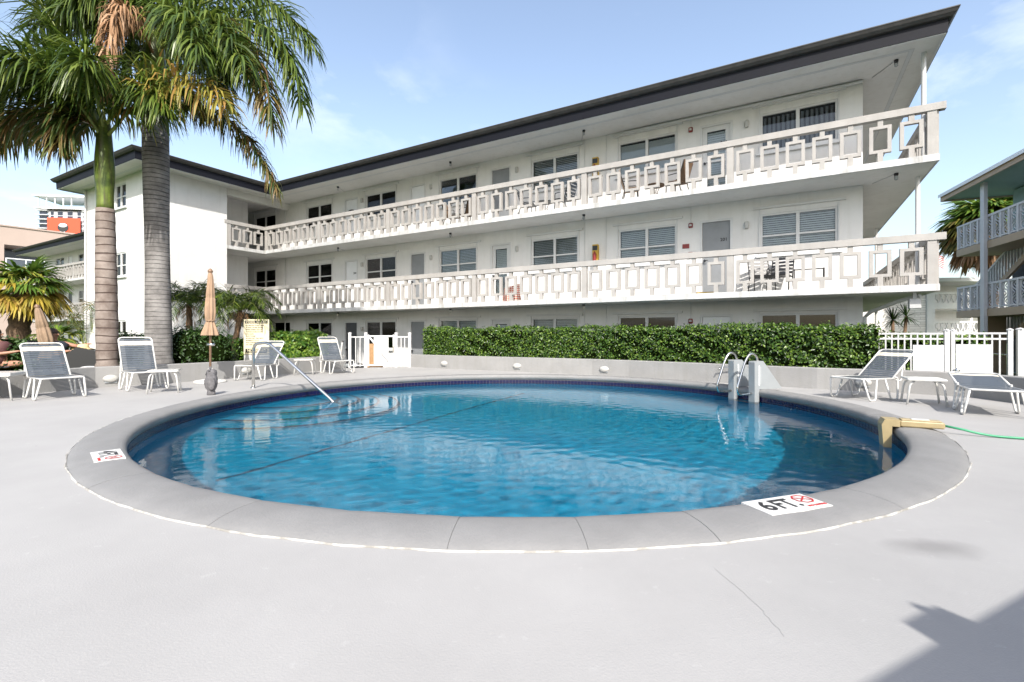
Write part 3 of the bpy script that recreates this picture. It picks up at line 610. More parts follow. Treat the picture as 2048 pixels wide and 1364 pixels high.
for z in ZF[1:]:
    orns = []
    for a, c in zip(bays[:-1], bays[1:]):
        n = 7 if c-a > 3.6 else 6; st = (c-a-.65)/(n-1); orns += [a+.325+st*i for i in range(n)]
    railing((.0, .06), (22.62, .06), z, bays, orns)
    railing((22.76, .06), (22.76, -1.63), z, [1.60], [.32, .80, 1.28])
    railing((.06, .12), (.06, 10.9), z, [.0, 3.6, 7.2, 10.7], [.5+.525*i for i in range(6)]+[4.05+.525*i for i in range(6)]+[7.65+.525*i for i in range(6)])
    railing((28.3, .06), (53.5, .06), z, [.1, 3.9, 7.7, 11.5, 15.3, 19.1, 22.9, 25.1], [.4+.5*i for i in range(50)])

# windows and doors
cache = {}
def cached(key, fn):
    if key not in cache: cache[key] = fn()
    return cache[key]
def window(s0, s1, z0, z1, style, t=TW, track=True, four=True, par=bld):
    w_, h_ = s1-s0, z1-z0; loc = (-(s0+s1)/2, t, z0); k = (round(w_, 2), round(h_, 2), four)
    def fr():
        b = MB(); a, c, f = -w_/2, w_/2, .055
        b.box(a, c, .02, .09, 0, f); b.box(a, c, .02, .09, h_-f, h_); b.box(a, a+f, .02, .09, f, h_-f); b.box(c-f, c, .02, .09, f, h_-f); b.box(-.04, .04, .015, .085, f, h_-f)
        if four:
            for x0, x1 in ((a+f, -.04), (.04, c-f)): b.box(x0, x1, .03, .08, h_*.46-.022, h_*.46+.022)
        return b.mesh('window', 'trim_white')
    o = put('window', cached(('f',)+k, fr), par, loc)
    def pn():
        f = .055; return MB().box(.04, w_/2-f, .052, .056, f, h_-f).mesh('pane', 'glass')
    pm = cached(('p',)+k, pn); put('pane', pm, o); put('pane', pm, o, (-w_/2+.055-.04, 0, 0))
    put('sill', cached(('s', k[0]), lambda: MB().box(-w_/2-.09, w_/2+.09, -.07, .02, -.07, -.005).mesh('sill', 'trim_white')), o)
    if track: put('shutter_track', cached(('t', k[0]), lambda: MB().box(-w_/2-.16, w_/2+.16, -.06, -.002, h_+.055, h_+.115).box(-w_/2-.03, -w_/2+.0, -.03, -.002, 0, h_+.05).box(w_/2, w_/2+.03, -.03, -.002, 0, h_+.05).mesh('shutter_track', 'trim_white')), o)
    def bl(kind):
        b = MB(); a, c = -w_/2+.06, w_/2-.06
        if kind == 'h' or kind == 'hw':
            for i in range(int(h_/.055)): z = .05+i*.055; b.add([(a, .10, z), (c, .10, z), (c, .135, z+.048), (a, .135, z+.048)], [(0, 1, 2, 3)])
            return b.mesh('blind', 'blind_white' if kind == 'hw' else 'blind_grey')
        if kind == 'v':
            n = int((c-a)/.10)
            for i in range(n): x = a+(c-a)*(i+.15)/n; b.add([(x, .10, .04), (x+.062, .14, .04), (x+.062, .14, h_-.09), (x, .10, h_-.09)], [(0, 1, 2, 3)])
            return b.mesh('blind', 'blind_dark')
        if kind == 'vl':
            n = int((c-a)/.085)
            for i in range(n): x = a+(c-a)*i/n; b.add([(x, .10, .04), (x+.086, .13, .04), (x+.086, .13, h_-.09), (x, .10, h_-.09)], [(0, 1, 2, 3)])
            return b.mesh('blind', 'blind_grey')
        if kind == 'half':
            for i in range(int(h_*.5/.055)): z = h_*.5+i*.055; b.add([(a, .10, z), (c, .10, z), (c, .135, z+.05), (a, .135, z+.05)], [(0, 1, 2, 3)])
            return b.mesh('blind', 'blind_white')
        if kind == 'c':
            vs = []; n = 60
            for i in range(n+1): x = a+(c-a)*i/n; y = .13+.025*sin(i*1.3)*(1 if abs(i/n-.5) > .1 else .2); vs += [(x, y, .02), (x, y, h_-.05)]
            return b.add(vs, [(2*i, 2*i+2, 2*i+3, 2*i+1) for i in range(n)]).mesh('curtain', 'curtain')
    if style: put('curtain' if style == 'c' else 'blind', cached((style,)+k[:2], lambda: bl(style)), o)
    return o
ST3 = ['v', 'vl', 'h', None, 'half', 'half', None]; ST2 = ['hw', 'hw', 'h', 'h', 'half', 'c', None]; ST1 = [None, None, 'hw', 'hw', 'hw', 'c', None]
for fl, (zf, sty) in enumerate(zip(ZF, (ST1, ST2, ST3))):
    top = zf+(2.15 if fl == 0 else 2.08 if fl == 1 else 2.03)
    for i, (a, c) in enumerate(WIN):
        if fl == 0 and i == 6: continue
        window(a, c, zf+1.02, top, sty[i])
    for i, (a, c) in enumerate(WIN2): window(a, c, zf+1.02, top, [None, 'half', 'h', 'hw', None, 'c'][(i+fl) % 6], track=False)
    window(24.53, 25.45, zf+1.2, zf+(2.12 if fl else 2.15), 'half' if fl == 2 else None, t=T0, track=False)
def door(s0, s1, z0, z1, style, num=None):
    w_, h_ = s1-s0, z1-z0; k = (round(w_, 2), round(h_, 2)); o = put('door', None, bld, (-(s0+s1)/2, TW, z0))
    def fr(): b = MB(); a, c, f = -w_/2, w_/2, .06; return b.box(a, a+f, -.015, .09, 0, h_).box(c-f, c, -.015, .09, 0, h_).box(a+f, c-f, -.015, .09, h_-f, h_).box(a-.02, c+.02, -.03, .09, -.02, .0).mesh('door', 'trim_white')
    o.data is None
    bpy.data.objects.remove(o); o = put('door', cached(('df',)+k, fr), bld, (-(s0+s1)/2, TW, z0))
    a, c = -w_/2+.06, w_/2-.06; zt = h_-.06
    if style in ('grey', 'dark', 'white', 'screen'):
        put('leaf', cached(('dl', style)+k, lambda: MB().box(a+.004, c-.004, .03, .07, .015, zt-.004).mesh('leaf', {'grey': 'door_grey', 'dark': 'door_dark', 'white': 'door_white', 'screen': 'door_grey'}[style])), o)
    else:                                                   # glazed door with a white stile frame
        put('leaf', cached(('dg',)+k, lambda: MB().box(a, a+.12, .03, .07, .01, zt).box(c-.12, c, .03, .07, .01, zt).box(a+.12, c-.12, .03, .07, .01, .30).box(a+.12, c-.12, .03, .07, zt-.13, zt).box(a+.12, c-.12, .03, .07, zt*.52-.025, zt*.52+.025).mesh('leaf', 'trim_white')), o)
        put('pane', cached(('dp',)+k, lambda: MB().box(a+.12, c-.12, .05, .054, .30, zt-.13).mesh('pane', 'glass')), o)
        def sh():
            b = MB()
            for i in range(int((zt-.43)/.06)): z = .32+i*.06; b.add([(a+.12, .085, z), (c-.12, .085, z), (c-.12, .10, z+.058), (a+.12, .10, z+.058)], [(0, 1, 2, 3)])
            return b.mesh('blind', 'blind_white')
        if style == 'glazed_blind': put('blind', cached(('ds',)+k, sh), o)
    put('handle', cached('dh', lambda: MB().tube([(0, -.05, 0), (0, .03, 0)], .028, 10).tube([(0, -.045, 0), (.09, -.05, 0)], .011, 6).mesh('handle', 'black_metal')), o, (a+.06, 0, .98))
    if num: text('number', num, .12, 'ink', o, (c-.16, .026, h_*.73), (pi/2, 0, 0))
    return o
DST = {2: ['glazed_blind', 'screen', 'white', 'white'], 1: ['grey', 'glazed_blind', 'screen', 'white'], 0: ['white', 'glazed_blind', 'screen', 'dark']}
NUM = {2: ['301', None, None, None], 1: ['201', None, None, '204'], 0: [None]*4}
for fl, zf in enumerate(ZF):
    top = zf+(2.15 if fl == 0 else 2.08 if fl == 1 else 2.03)
    for i, (a, c) in enumerate(DOOR): door(a, c, zf, top, DST[fl][i], NUM[fl][i])
    for i, (a, c) in enumerate(DOOR2): door(a, c, zf, top, ['white', 'grey', 'dark'][(i+fl) % 3])
# wall fittings, each on its own
def part(name, m, mb, loc, par=bld, rot=(0, 0, 0)): return mb.build(name, m, par, loc=loc, rot=rot)
for fl, zf in enumerate(ZF):
    z = zf+1.86
    for s in (3.62, 10.56, 14.25, 17.9):
        o = part('wall_lamp', 'lamp_white', MB().bbox(-.05, .05, -.09, -.002, -.09, .09, .02), (-s, TW, z-.03))
    o = part('fire_alarm', 'red', MB().bbox(-.055, .055, -.06, -.002, -.065, .065, .015), (-5.02, TW, zf+1.98)); part('strobe', 'lamp_white', MB().box(-.03, .03, -.075, -.06, -.025, .03), (0, 0, 0), o)
    zc = (ZF[fl+1]-ST) if fl < 2 else SOF
    part('conduit', 'trim_white', MB().tube([(0, -.012, zf+2.06), (0, -.012, zc)], .010, 6), (-5.02, TW, 0))
    for s in (7.45, 8.15): part('conduit', 'trim_white', MB().tube([(0, -.014, zf+.02), (0, -.014, zc)], .013, 6), (-s, TW, 0))
    if fl:
        o = part('extinguisher_cabinet', 'yellow', MB().box(-.085, .085, -.13, -.002, -.30, .30), (-7.77, TW, zf+1.40))
        part('extinguisher', 'red', MB().lathe([(.05, -.24), (.055, -.2), (.055, .0), (.03, .05), (.02, .08)], 12, (0, -.17, 0)), (0, 0, 0), o, ); part('nameplate', 'black', MB().box(-.08, .08, -.136, -.131, .12, .26), (0, 0, 0), o)
part('notice', 'red', MB().box(-.09, .09, -.02, -.002, -.06, .06), (-5.15, TW, ZF[1]+1.42)); part('pull_station', 'red', MB().bbox(-.06, .06, -.06, -.002, -.07, .07), (-5.02, TW, ZF[1]+1.17)); part('pull_station', 'red', MB().bbox(-.06, .06, -.06, -.002, -.07, .07), (-5.02, TW, ZF[2]+1.05))
part('gutter_pipe', 'trim_white', MB().tube([(0, 0, 0), (-5.8, 0, 0)], .035, 8), (-1.15, TW-.05, SOF-.06))
for zc in (ZF[1]-ST, ZF[2]-ST, SOF):
    for s, t in (((.62, .55),) if zc > 3 else ())+((7.9, .5), (12.9, .6), (18.6, .55)):
        o = part('jar_lamp', 'black_metal', MB().lathe([(.035, -.05), (.042, -.04), (.042, 0)], 12), (-s, t, zc-.007)); part('jar', 'glass', MB().lathe([(.015, -.15), (.034, -.135), (.034, -.05)], 12), (0, 0, 0), o)
        part('conduit', 'slab_edge', MB().tube([(-s, t, zc-.012), (-s-.35, TW-.02, zc-.012)], .008, 6), (0, 0, 0))
for z0, z1, t in ((ZF[2]+.0, SOF, .53), (ZF[1], ZF[2]-ST, 1.1), (ZF[2], SOF, 7.2), (ZF[1], ZF[2]-ST, 7.2), (-.5, ZF[1]-ST, 7.2)): part('steel_column', 'trim_white', MB().tube([(0, 0, z0), (0, 0, z1)], .045, 10), (-.16, t, 0))
o = part('downspout', 'trim_white', MB().tube([(-.25, .35, 1.92), (-.55, .7, 1.83), (-1.0, 1.15, 1.62), (-1.1, 1.3, 1.5), (-1.1, 1.32, -.5)], .045, 8), (0, 0, 0)); part('floodlight', 'slab_edge', MB().bbox(-.1, .1, -.08, .08, -.22, -.02).box(-.03, .03, -.03, .03, -.02, .14), (-.35, .3, 1.86))
part('corner_pipe', 'trim_white', MB().tube([(0, 0, -.5), (0, 0, SOF-.02)], .04, 8), (-S1+.05, T0-.05, 0)); part('corner_pipe', 'trim_white', MB().tube([(0, 0, -.5), (0, 0, SOF-.3)], .03, 8), (-22.95, TW-.04, 0))
part('wall_plaque', 'black_metal', MB().ell((0, -.03, 0), (.2, .03, .09), 14, 8), (-18.55, TW, ZF[2]+1.45))

# ------------------------------------------------------------------ loungers, tables, umbrellas
def smooth_path(pts, r=.06, n=5):
    pts = [Vector(p) for p in pts]; out = [pts[0]]
    for i in range(1, len(pts)-1):
        a, b, c = pts[i-1], pts[i], pts[i+1]; d0 = (a-b); d1 = (c-b); q = min(r, d0.length*.48, d1.length*.48)
        p0 = b+d0.normalized()*q; p1 = b+d1.normalized()*q
        for k in range(n+1): t = k/n; out.append((p0*(1-t)**2)+(b*2*t*(1-t))+(p1*t*t))
    out.append(pts[-1]); return out
def lounger(label, loc, axis, back_deg, seat=.74, bl=.76, hw=.28, group='white strap loungers on the deck'):
    o = thing('strap_lounger', label, 'lounger', (loc[0], loc[1], 0), atan2(axis[1], axis[0]), group)
    r = .0145; zs = .36
    MB().tube(smooth_path([(seat, -hw, zs-.01), (.0, -hw, zs), (-.02, hw*-.9, zs), (-.02, hw*.9, zs), (0, hw, zs), (seat, hw, zs-.01)], .07), r, 8).build('seat_frame', 'chair_white', o, True)
    ca, sa = cos(R(back_deg)), sin(R(back_deg))
    def bp(u_, y, k=0): return (seat-.06+u_*ca-k*sa, y, zs-.01+u_*sa+k*ca)
    bf = MB().tube(smooth_path([bp(0, -hw), bp(bl, -hw), bp(bl, hw), bp(0, hw)], .08), r, 8).build('back_frame', 'chair_white', o, True)
    for y in (-hw, hw):
        MB().tube(smooth_path([(-.01, y*.98, zs-.01), (.06, y*1.16, .013), (.20, y*1.16, .013), (.30, y, zs-.01)], .05), r, 8).build('leg', 'chair_white', o, True)
        MB().tube(smooth_path([(.50, y, zs-.01), (.58, y*1.16, .013), (.74, y*1.16, .013), (.82, y, zs+.0), (.72, y, zs+.02)], .05), r, 8).build('leg', 'chair_white', o, True)
        MB().tube(smooth_path([(.78, y*.96, zs-.03), (.92, y*.96, zs-.06), bp(bl*.45, y*.96, -.02)], .05), r*.8, 8).build('back_prop', 'chair_white', o, True)
    b = MB(); n = int((seat-.05)/.052)
    for i in range(n):
        x = .015+i*.052; sg = .012
        vs = []
        for k in range(7): y = -hw-.012+(2*hw+.024)*k/6; z = zs+.016-sg*(1-(2*k/6-1)**2)-(.02 if k in (0, 6) else 0); vs += [(x, y, z), (x+.046, y, z)]
        b.add(vs, [(2*k, 2*k+1, 2*k+3, 2*k+2) for k in range(6)])
    stuff(b.build('seat_straps', 'strap_slate', o))
    n = int((bl-.03)/.05); b = MB(); hb = MB()
    for i in range(n):
        u_ = .03+i*.05; q = hb if i in (n-3, n-2) else b; vs = []
        for k in range(7):
            y = -hw-.012+(2*hw+.024)*k/6; z = .016-.012*(1-(2*k/6-1)**2)-(.02 if k in (0, 6) else 0); vs += [bp(u_, y, z), bp(u_+.044, y, z)]
        q.add(vs, [(2*k, 2*k+1, 2*k+3, 2*k+2) for k in range(6)])
    stuff(b.build('back_straps', 'strap_slate', bf)); stuff(hb.build('head_straps', 'strap_beige', bf))
    return o
lounger('slate strap lounger in the shade of the leftmost palm, beside a thick white tabletop', (-7.60, 8.12), (-.84, .54), 50)
lounger('slate strap lounger with steep back between the two big palms', (-7.05, 9.35), (-.78, .63), 63)
lounger('slate strap lounger in front of the cream rules sign', (-6.2, 11.2), (.05, 1), 48)
lounger('slate strap lounger with upright back beside the white gate', (-4.63, 13.25), (-.72, .69), 60)
lounger('slate strap lounger with half raised back near the end of the hedge', (5.64, 8.08), (.94, .34), 38)
lounger('slate strap lounger lying almost flat below the white fence gate', (6.36, 6.28), (.56, .83), 11)
def side_table(label, loc, rz, top=.43, sz=.24, thick=.035):
    o = thing('side_table', label, 'table', (loc[0], loc[1], 0), rz, 'small white side tables')
    autosmooth(MB().bbox(-sz, sz, -sz, sz, top-thick, top, .012).build('tabletop', 'chair_white', o))
    for sx in (-1, 1):
        for sy in (-1, 1): MB().tube(smooth_path([(sx*sz*.6, sy*sz*.75, top-thick), (sx*sz*.85, sy*sz*.8, top-.1), (sx*sz*1.0, sy*sz*.85, .0)], .06), .015, 8).build('leg', 'chair_white', o, True)
    return o
side_table('small white side table beside the steep backed lounger', (-6.55, 9.05), .5); side_table('small white side table beside the lounger by the gate', (-5.6, 13.0), .2)
side_table('small white side table between the two loungers by the fence', (6.47, 7.55), -.5, .41); side_table('thick white side table cut off by the left edge of the picture', (-8.62, 8.05), .35, .46, .30, .06)
def closed_umbrella(label, loc, m, z0, z1, base=True, tilt=(0, 0), scale=1.):
    o = thing('patio_umbrella', label, 'umbrella', (loc[0], loc[1], loc[2] if len(loc) > 2 else 0), 0); o.rotation_euler = (tilt[0], tilt[1], .3)
    hgt = z1-z0; pf = [(.045, z1), (.07, z1-.06*hgt), (.10, z1-.25*hgt), (.118, z1-.38*hgt), (.105, z1-.395*hgt), (.12, z1-.42*hgt), (.135, z1-.62*hgt), (.12, z1-.74*hgt), (.088, z1-.765*hgt), (.105, z1-.80*hgt), (.15, z1-.88*hgt), (.195, z1-.96*hgt), (.205, z0)]
    pf = [(r*scale, z) for r, z in pf][::-1]
    def md(a, z): q = (z1-z)/hgt; return 1+(.05+.20*max(0, q-.2))*cos(8*a+2.5*q)+.05*sin(3*a+4*q)
    b = MB(); b.lathe(pf, 72, (0, 0, 0), md); b.f = b.f[:-2]; b.build('canopy', m, o, True)
    b = MB(); b.lathe([(.02, z0-.0), (.10, z0+.1)], 20); MB().tube([(0, 0, 0), (0, 0, z1-.05)], .024, 10).build('pole', 'wood_pole', o, True)
    MB().lathe([(.02, z1-.02), (.05, z1), (.055, z1+.03), (.03, z1+.07), (.01, z1+.085)], 14).build('finial', 'wood_pole', o, True)
    MB().tube([(.115*cos(a)*scale, .115*sin(a)*scale, z1-.765*hgt) for a in np.linspace(0, 6.28, 25)[:-1]], .014, 6, True).build('tie_band', m, o, True)
    if base:
        MB().lathe([(.33, .0), (.33, .03), (.30, .055), (.08, .085), (.045, .10), (.045, .32), (.03, .33)], 28).build('base', 'chair_white', o, True)
        MB().tube([(-.07, 0, .86), (.09, 0, .86)], .03, 8).build('crank', 'steel', o, True)
    return o
closed_umbrella('closed tan patio umbrella on a white base beside the pool', (-6.85, 10.9), 'umbrella_tan', 1.07, 2.5, scale=.76)
closed_umbrella('tilted closed brown umbrella under the yellow fan palm', (-10.75, 11.3, .2), 'umbrella_brown', .35, 1.55, False, (0, -.22), .95)

# ------------------------------------------------------------------ pool fittings
o = thing('handrail', 'bent stainless steel handrail running down into the pool steps', 'handrail', (-5.27, 9.78, 0))
MB().tube(smooth_path([(0, 0, -.05), (0, 0, .80), (.06, -.02, .90), (.36, -.12, .93), (1.86, -.62, -.19), (2.02, -.67, -.42)], .13, 8), .031, 12).build('rail', 'steel', o, True)
MB().lathe([(.06, .0), (.055, .015), (.03, .02)], 16).build('escutcheon', 'steel', o, True)
LA = atan2(1.72, 4.51); o = thing('pool_ladder', 'grey pool ladder step unit with two looped steel grab rails', 'ladder', (PX+4.83*cos(LA), PY+4.83*sin(LA), 0), LA)
for y in (-.25, .25):
    f = MB().prism_y([(-.10, -.42), (-.10, .56), (-.08, .585), (.12, .585), (.16, .54), (.60, .05), (.60, .047), (.02, .047), (.0, -.42)], y-.07, y+.07).build('side_panel', 'ladder_grey', o)
    MB().box(.0, .03, y-.0725, y+.0725, .12, .5).box(.05, .055, y-.073, y+.073, .15, .47).build('groove', 'blind_grey', f)
    MB().tube(smooth_path([(.06, y, .56), (.02, y, .70), (-.14, y, .74), (-.26, y, .58), (-.46, y, .08), (-.42, y, -.05), (-.08, y, -.03)], .12, 7), .021, 10).build('grab_rail', 'steel', o, True)
for z in (-.35,): MB().box(-.12, .0, -.165, .165, z-.03, z).build('tread', 'ladder_grey', o)
autosmooth(o.children[0])
# tan auto-fill box hung over the coping, with its green hose
A_ = atan2(5.53-PY, 4.42-PX); o = thing('water_filler', 'tan plastic water filler box hooked over the pool coping', 'pool filler', (PX+4.83*cos(A_), PY+4.83*sin(A_), 0), A_)
MB().prism_y([(-.09, -.22), (-.11, .06), (-.08, .125), (.06, .125), (.06, .048), (-.012, .048), (-.02, -.24)], -.10, .10).build('drop_box', 'tan_plastic', o)
MB().bbox(.062, .46, -.085, .085, .049, .118, .012).bbox(.08, .44, -.06, .06, .118, .130, .005).build('arm_box', 'tan_plastic', o); MB().box(.18, .34, -.03, .03, .1305, .136).build('label_strip', 'trim_white', o)
hs = [Vector((PX+5.29*cos(A_), PY+5.29*sin(A_), .082))]
hx, hy = hs[0].x, hs[0].y
for k in range(1, 40):
    t = k/39; hs.append(Vector((hx+.05+2.3*t, hy-.10-.62*t-.18*sin(t*4.2), .016+.066*max(0, 1-t*7)**2)))
tag(MB().tube(hs, .0125, 8).build('garden_hose', 'hose_green', None, True), 'green garden hose lying across the deck from the filler box', 'hose')
# owl decoy
o = thing('owl_decoy', 'dark grey plastic owl decoy standing at the pool edge', 'statue', (-5.42, 8.66, 0), R(200)); o.scale = (.76, .76, 1)
def owlmod(a, z): return 1+.12*cos(2*a)+(.10*cos(a) if z < .3 else -.02)
MB().lathe([(.075, .0), (.08, .02), (.078, .06), (.07, .08), (.105, .13), (.125, .20), (.128, .26), (.115, .31), (.098, .34), (.100, .37), (.104, .405), (.092, .44), (.06, .462), (.01, .468)], 26, (0, 0, 0), owlmod).build('body', 'owl_grey', o, True)
for y in (-1, 1):
    MB().lathe([(.034, 0), (.026, .035), (.004, .095)], 8, (.03, y*.062, .425)).build('ear_tuft', 'owl_grey', o, True)
    MB().ell((.085, y*.04, .395), (.018, .03, .03)).build('eye', 'black', o, True)
    b = MB(); b.ell((-.015, y*.105, .215), (.085, .03, .125), 14, 10); b.build('wing', 'owl_grey', o, True)
MB().lathe([(.02, 0), (.002, -.045)], 8, (.112, 0, .385)).build('beak', 'black', o, True)
# bulkhead lamps on the low walls
def bulkhead(label, x, y, ang, z=.17):
    o = thing('bulkhead_lamp', label, 'lamp', (x, y, z), ang, 'oval bulkhead lamps on the low wall')
    b = MB(); prof = [(.13, .0), (.13, .015), (.115, .04), (.08, .055), (.02, .06)]; vs = []; n = 24
    for r, d in prof:
        for k in range(n): a = 2*pi*k/n; vs.append((r*cos(a)*1.0, -d, r*sin(a)*.6))
    fs = [(i*n+k, i*n+(k+1) % n, (i+1)*n+(k+1) % n, (i+1)*n+k) for i in range(4) for k in range(n)]+[tuple(4*n+k for k in range(n))]
    b.add(vs, fs).build('cover', 'lamp_white', o, True); MB().box(-.10, .10, -.02, 0, -.09, .05).build('back_plate', 'ladder_grey', o)
for lab, (wx, px_, py_) in zip(['bulkhead lamp at the gate end of the hedge wall', 'bulkhead lamp second from the gate on the hedge wall', 'bulkhead lamp on the hedge wall midway between gate and ladder', 'bulkhead lamp behind the pool ladder', 'bulkhead lamp behind the half raised lounger'],
        ((RIGHT_WALL, -2.15, 0), (RIGHT_WALL, .15, 0), (RIGHT_WALL, 2.45, 0), (RIGHT_WALL, 5.0, 0), (RIGHT_WALL, 6.75, 0))):
    for (x0, y0), (x1, y1) in zip(wx[:-1], wx[1:]):
        if x0 <= px_ <= x1: t = (px_-x0)/(x1-x0); bulkhead(lab, px_, y0+(y1-y0)*t, atan2(y1-y0, x1-x0)); break
for lab, yq in (('bulkhead lamp behind the lounger under the leftmost palm', 10.02), ('bulkhead lamp on the wall between tan umbrella and rules sign', 12.25)):
    wx = LEFT_WALL
    for (x0, y0), (x1, y1) in zip(wx[:-1], wx[1:]):
        if y0 <= yq <= y1: t = (yq-y0)/(y1-y0); bulkhead(lab, x0+(x1-x0)*t, yq, atan2(y1-y0, x1-x0)); break
tag(MB().tube([(4.66, 10.75, .33), (4.72, 10.70, .36), (5.05, 10.47, .37)], .014, 8).tube([(4.66, 10.75, .35), (4.64, 10.74, .30)], .018, 8).build('water_spout', 'steel', None, True), 'thin steel spout pipe on the low wall behind the ladder', 'pipe')
# pool rules sign
o = thing('rules_sign', 'cream pool rules notice board behind the low wall', 'sign', (-6.95, 13.05, 0), .12)
MB().box(-.325, .325, 0, .02, .55, 1.50).build('board', 'sign_cream', o); MB().box(-.325, .325, .021, .03, .20, 1.5).build('backing', 'trim_white', o)
MB().box(-.29, .29, -.003, -.001, 1.385, 1.465).build('header_band', 'ink', o); text('heading', 'POOL RULES', .082, 'sign_cream', o, (0, -.0035, 1.422), (pi/2, 0, 0), sx=1.05, space=1.1)
lines = ['NO LIFEGUARD ON DUTY SWIM', 'AT YOUR OWN RISK. SHOWER', 'BEFORE ENTERING THE POOL', 'NO FOOD OR DRINK IN POOL', 'POOL HOURS', 'DAWN TO DUSK', 'BATHING LOAD   POOL DEPTH', 'MAXIMUM 4 FT TO 6 FT', 'POOL IS FOR RESIDENTS', 'AND THEIR GUESTS']
for i, q in enumerate(lines): text('rule_line', q, .042, 'ink', o, (-.27, -.002, 1.33-i*.058), (pi/2, 0, 0), 'LEFT', sx=.75)
MB().box(-.28, .28, -.003, -.001, .60, .70).box(-.28, .28, -.0032, -.0012, .595, .60).build('footer_band', 'ink', o); text('footer', 'NO DIVING', .10, 'sign_cream', o, (0, -.0035, .648), (pi/2, 0, 0), sx=.9)

# ------------------------------------------------------------------ white fences and gates
def fence_run(o, x0, x1, zt, z0, pitch=.13, rails=(.0, .10), w=.012):
    n = max(1, round((x1-x0)/pitch))
    for q in rails: MB().box(x0, x1, -.016, .016, zt-q-.035, zt-q).build('rail', 'fence_white', o)
    MB().box(x0, x1, -.016, .016, z0+.03, z0+.065).build('rail', 'fence_white', o)
    pm = cached(('pk', round(zt-z0, 3), w), lambda: MB().box(-w, w, -.011, .011, 0, zt-z0-.037).mesh('picket', 'fence_white'))
    for i in range(1, n): put('picket', pm, o, (x0+(x1-x0)*i/n, 0, z0))
def fpost(o, x, zt, z0, w=.035):
    MB().box(-w, w, -w, w, 0, zt-z0).lathe([(w*1.5, 0), (w*1.5, .015), (.005, .04)], 4, (0, 0, zt-z0)).build('post', 'fence_white', o, loc=(x, 0, z0))
FZ = math.atan2(16.0-15.6, -3.4+5.25)
o = thing('picket_fence', 'white picket fence flanking the small pool gate', 'fence', (-5.27, 15.6, 0), FZ)
for x in (0, .50, 1.46, 1.90): fpost(o, x, 1.12, 0, .042)
fence_run(o, .045, .455, 1.02, .03, .14, (0,)); fence_run(o, 1.505, 1.855, 1.02, .03, .12, (0,))
o = thing('pool_gate', 'small white gate with solid board panel and diagonal brace', 'gate', (-5.27+.55*cos(FZ), 15.6+.55*sin(FZ), 0), FZ)
for x in (.03, .83): MB().box(x-.025, x+.025, -.025, .025, .05, 1.08).build('stile', 'fence_white', o)
for z in (.08, 1.03): MB().box(.056, .804, -.02, .02, z-.025, z+.025).build('rail', 'fence_white', o)
for k in range(6): MB().box(.20+k*.078, .274+k*.078, .022, .04, .10, 1.02).build('board', 'fence_white', o)
MB().box(.20, .665, .0, .021, .42, 1.0).build('panel', 'trim_white', o)
MB().prism_y([(.06, 1.0), (.10, 1.0), (.80, .12), (.80, .08), (.76, .08), (.06, .96)], -.045, -.027).build('brace', 'fence_white', o); MB().box(.80, .84, -.05, -.028, .5, .7).build('latch', 'steel', o)
FX, FY = 7.62, 10.02; FA = atan2(-1.0, 1.84)
o = thing('picket_fence', 'white picket fence with solid lower panel right of the hedge', 'fence', (FX, FY, 0), FA)
fpost(o, .0, 1.15, -.4); fpost(o, 1.11, 1.16, -.4, .04); fence_run(o, .04, 1.07, 1.125, -.4, .105, (0, .105)); MB().box(.58, 1.068, -.03, -.018, .0, .88).build('panel', 'trim_white', o)
o = thing('fence_gate', 'white picket gate with panel and round latch in the fence', 'gate', (FX+1.16*cos(FA), FY+1.16*sin(FA), 0), FA)
fpost(o, .04, 1.16, -.4, .03); fpost(o, .86, 1.17, -.4, .035); fence_run(o, .07, .825, 1.13, -.4, .105, (0, .105)); MB().box(.08, .60, -.03, -.018, .0, .90).build('panel', 'trim_white', o)
MB().ell((.09, -.06, .38), (.05, .04, .06)).build('latch', 'steel', o, True); MB().tube([(.62, .03, .72), (.9, .05, .70)], .012, 6).build('push_bar', 'steel', o)
o = thing('picket_fence', 'white picket fence running out of frame beyond the gate', 'fence', (FX+2.12*cos(FA), FY+2.12*sin(FA), 0), FA)
fpost(o, .04, 1.18, -.4, .045); fence_run(o, .085, 1.9, 1.13, -.4, .105, (0, .105)); fpost(o, 1.94, 1.18, -.4, .045)

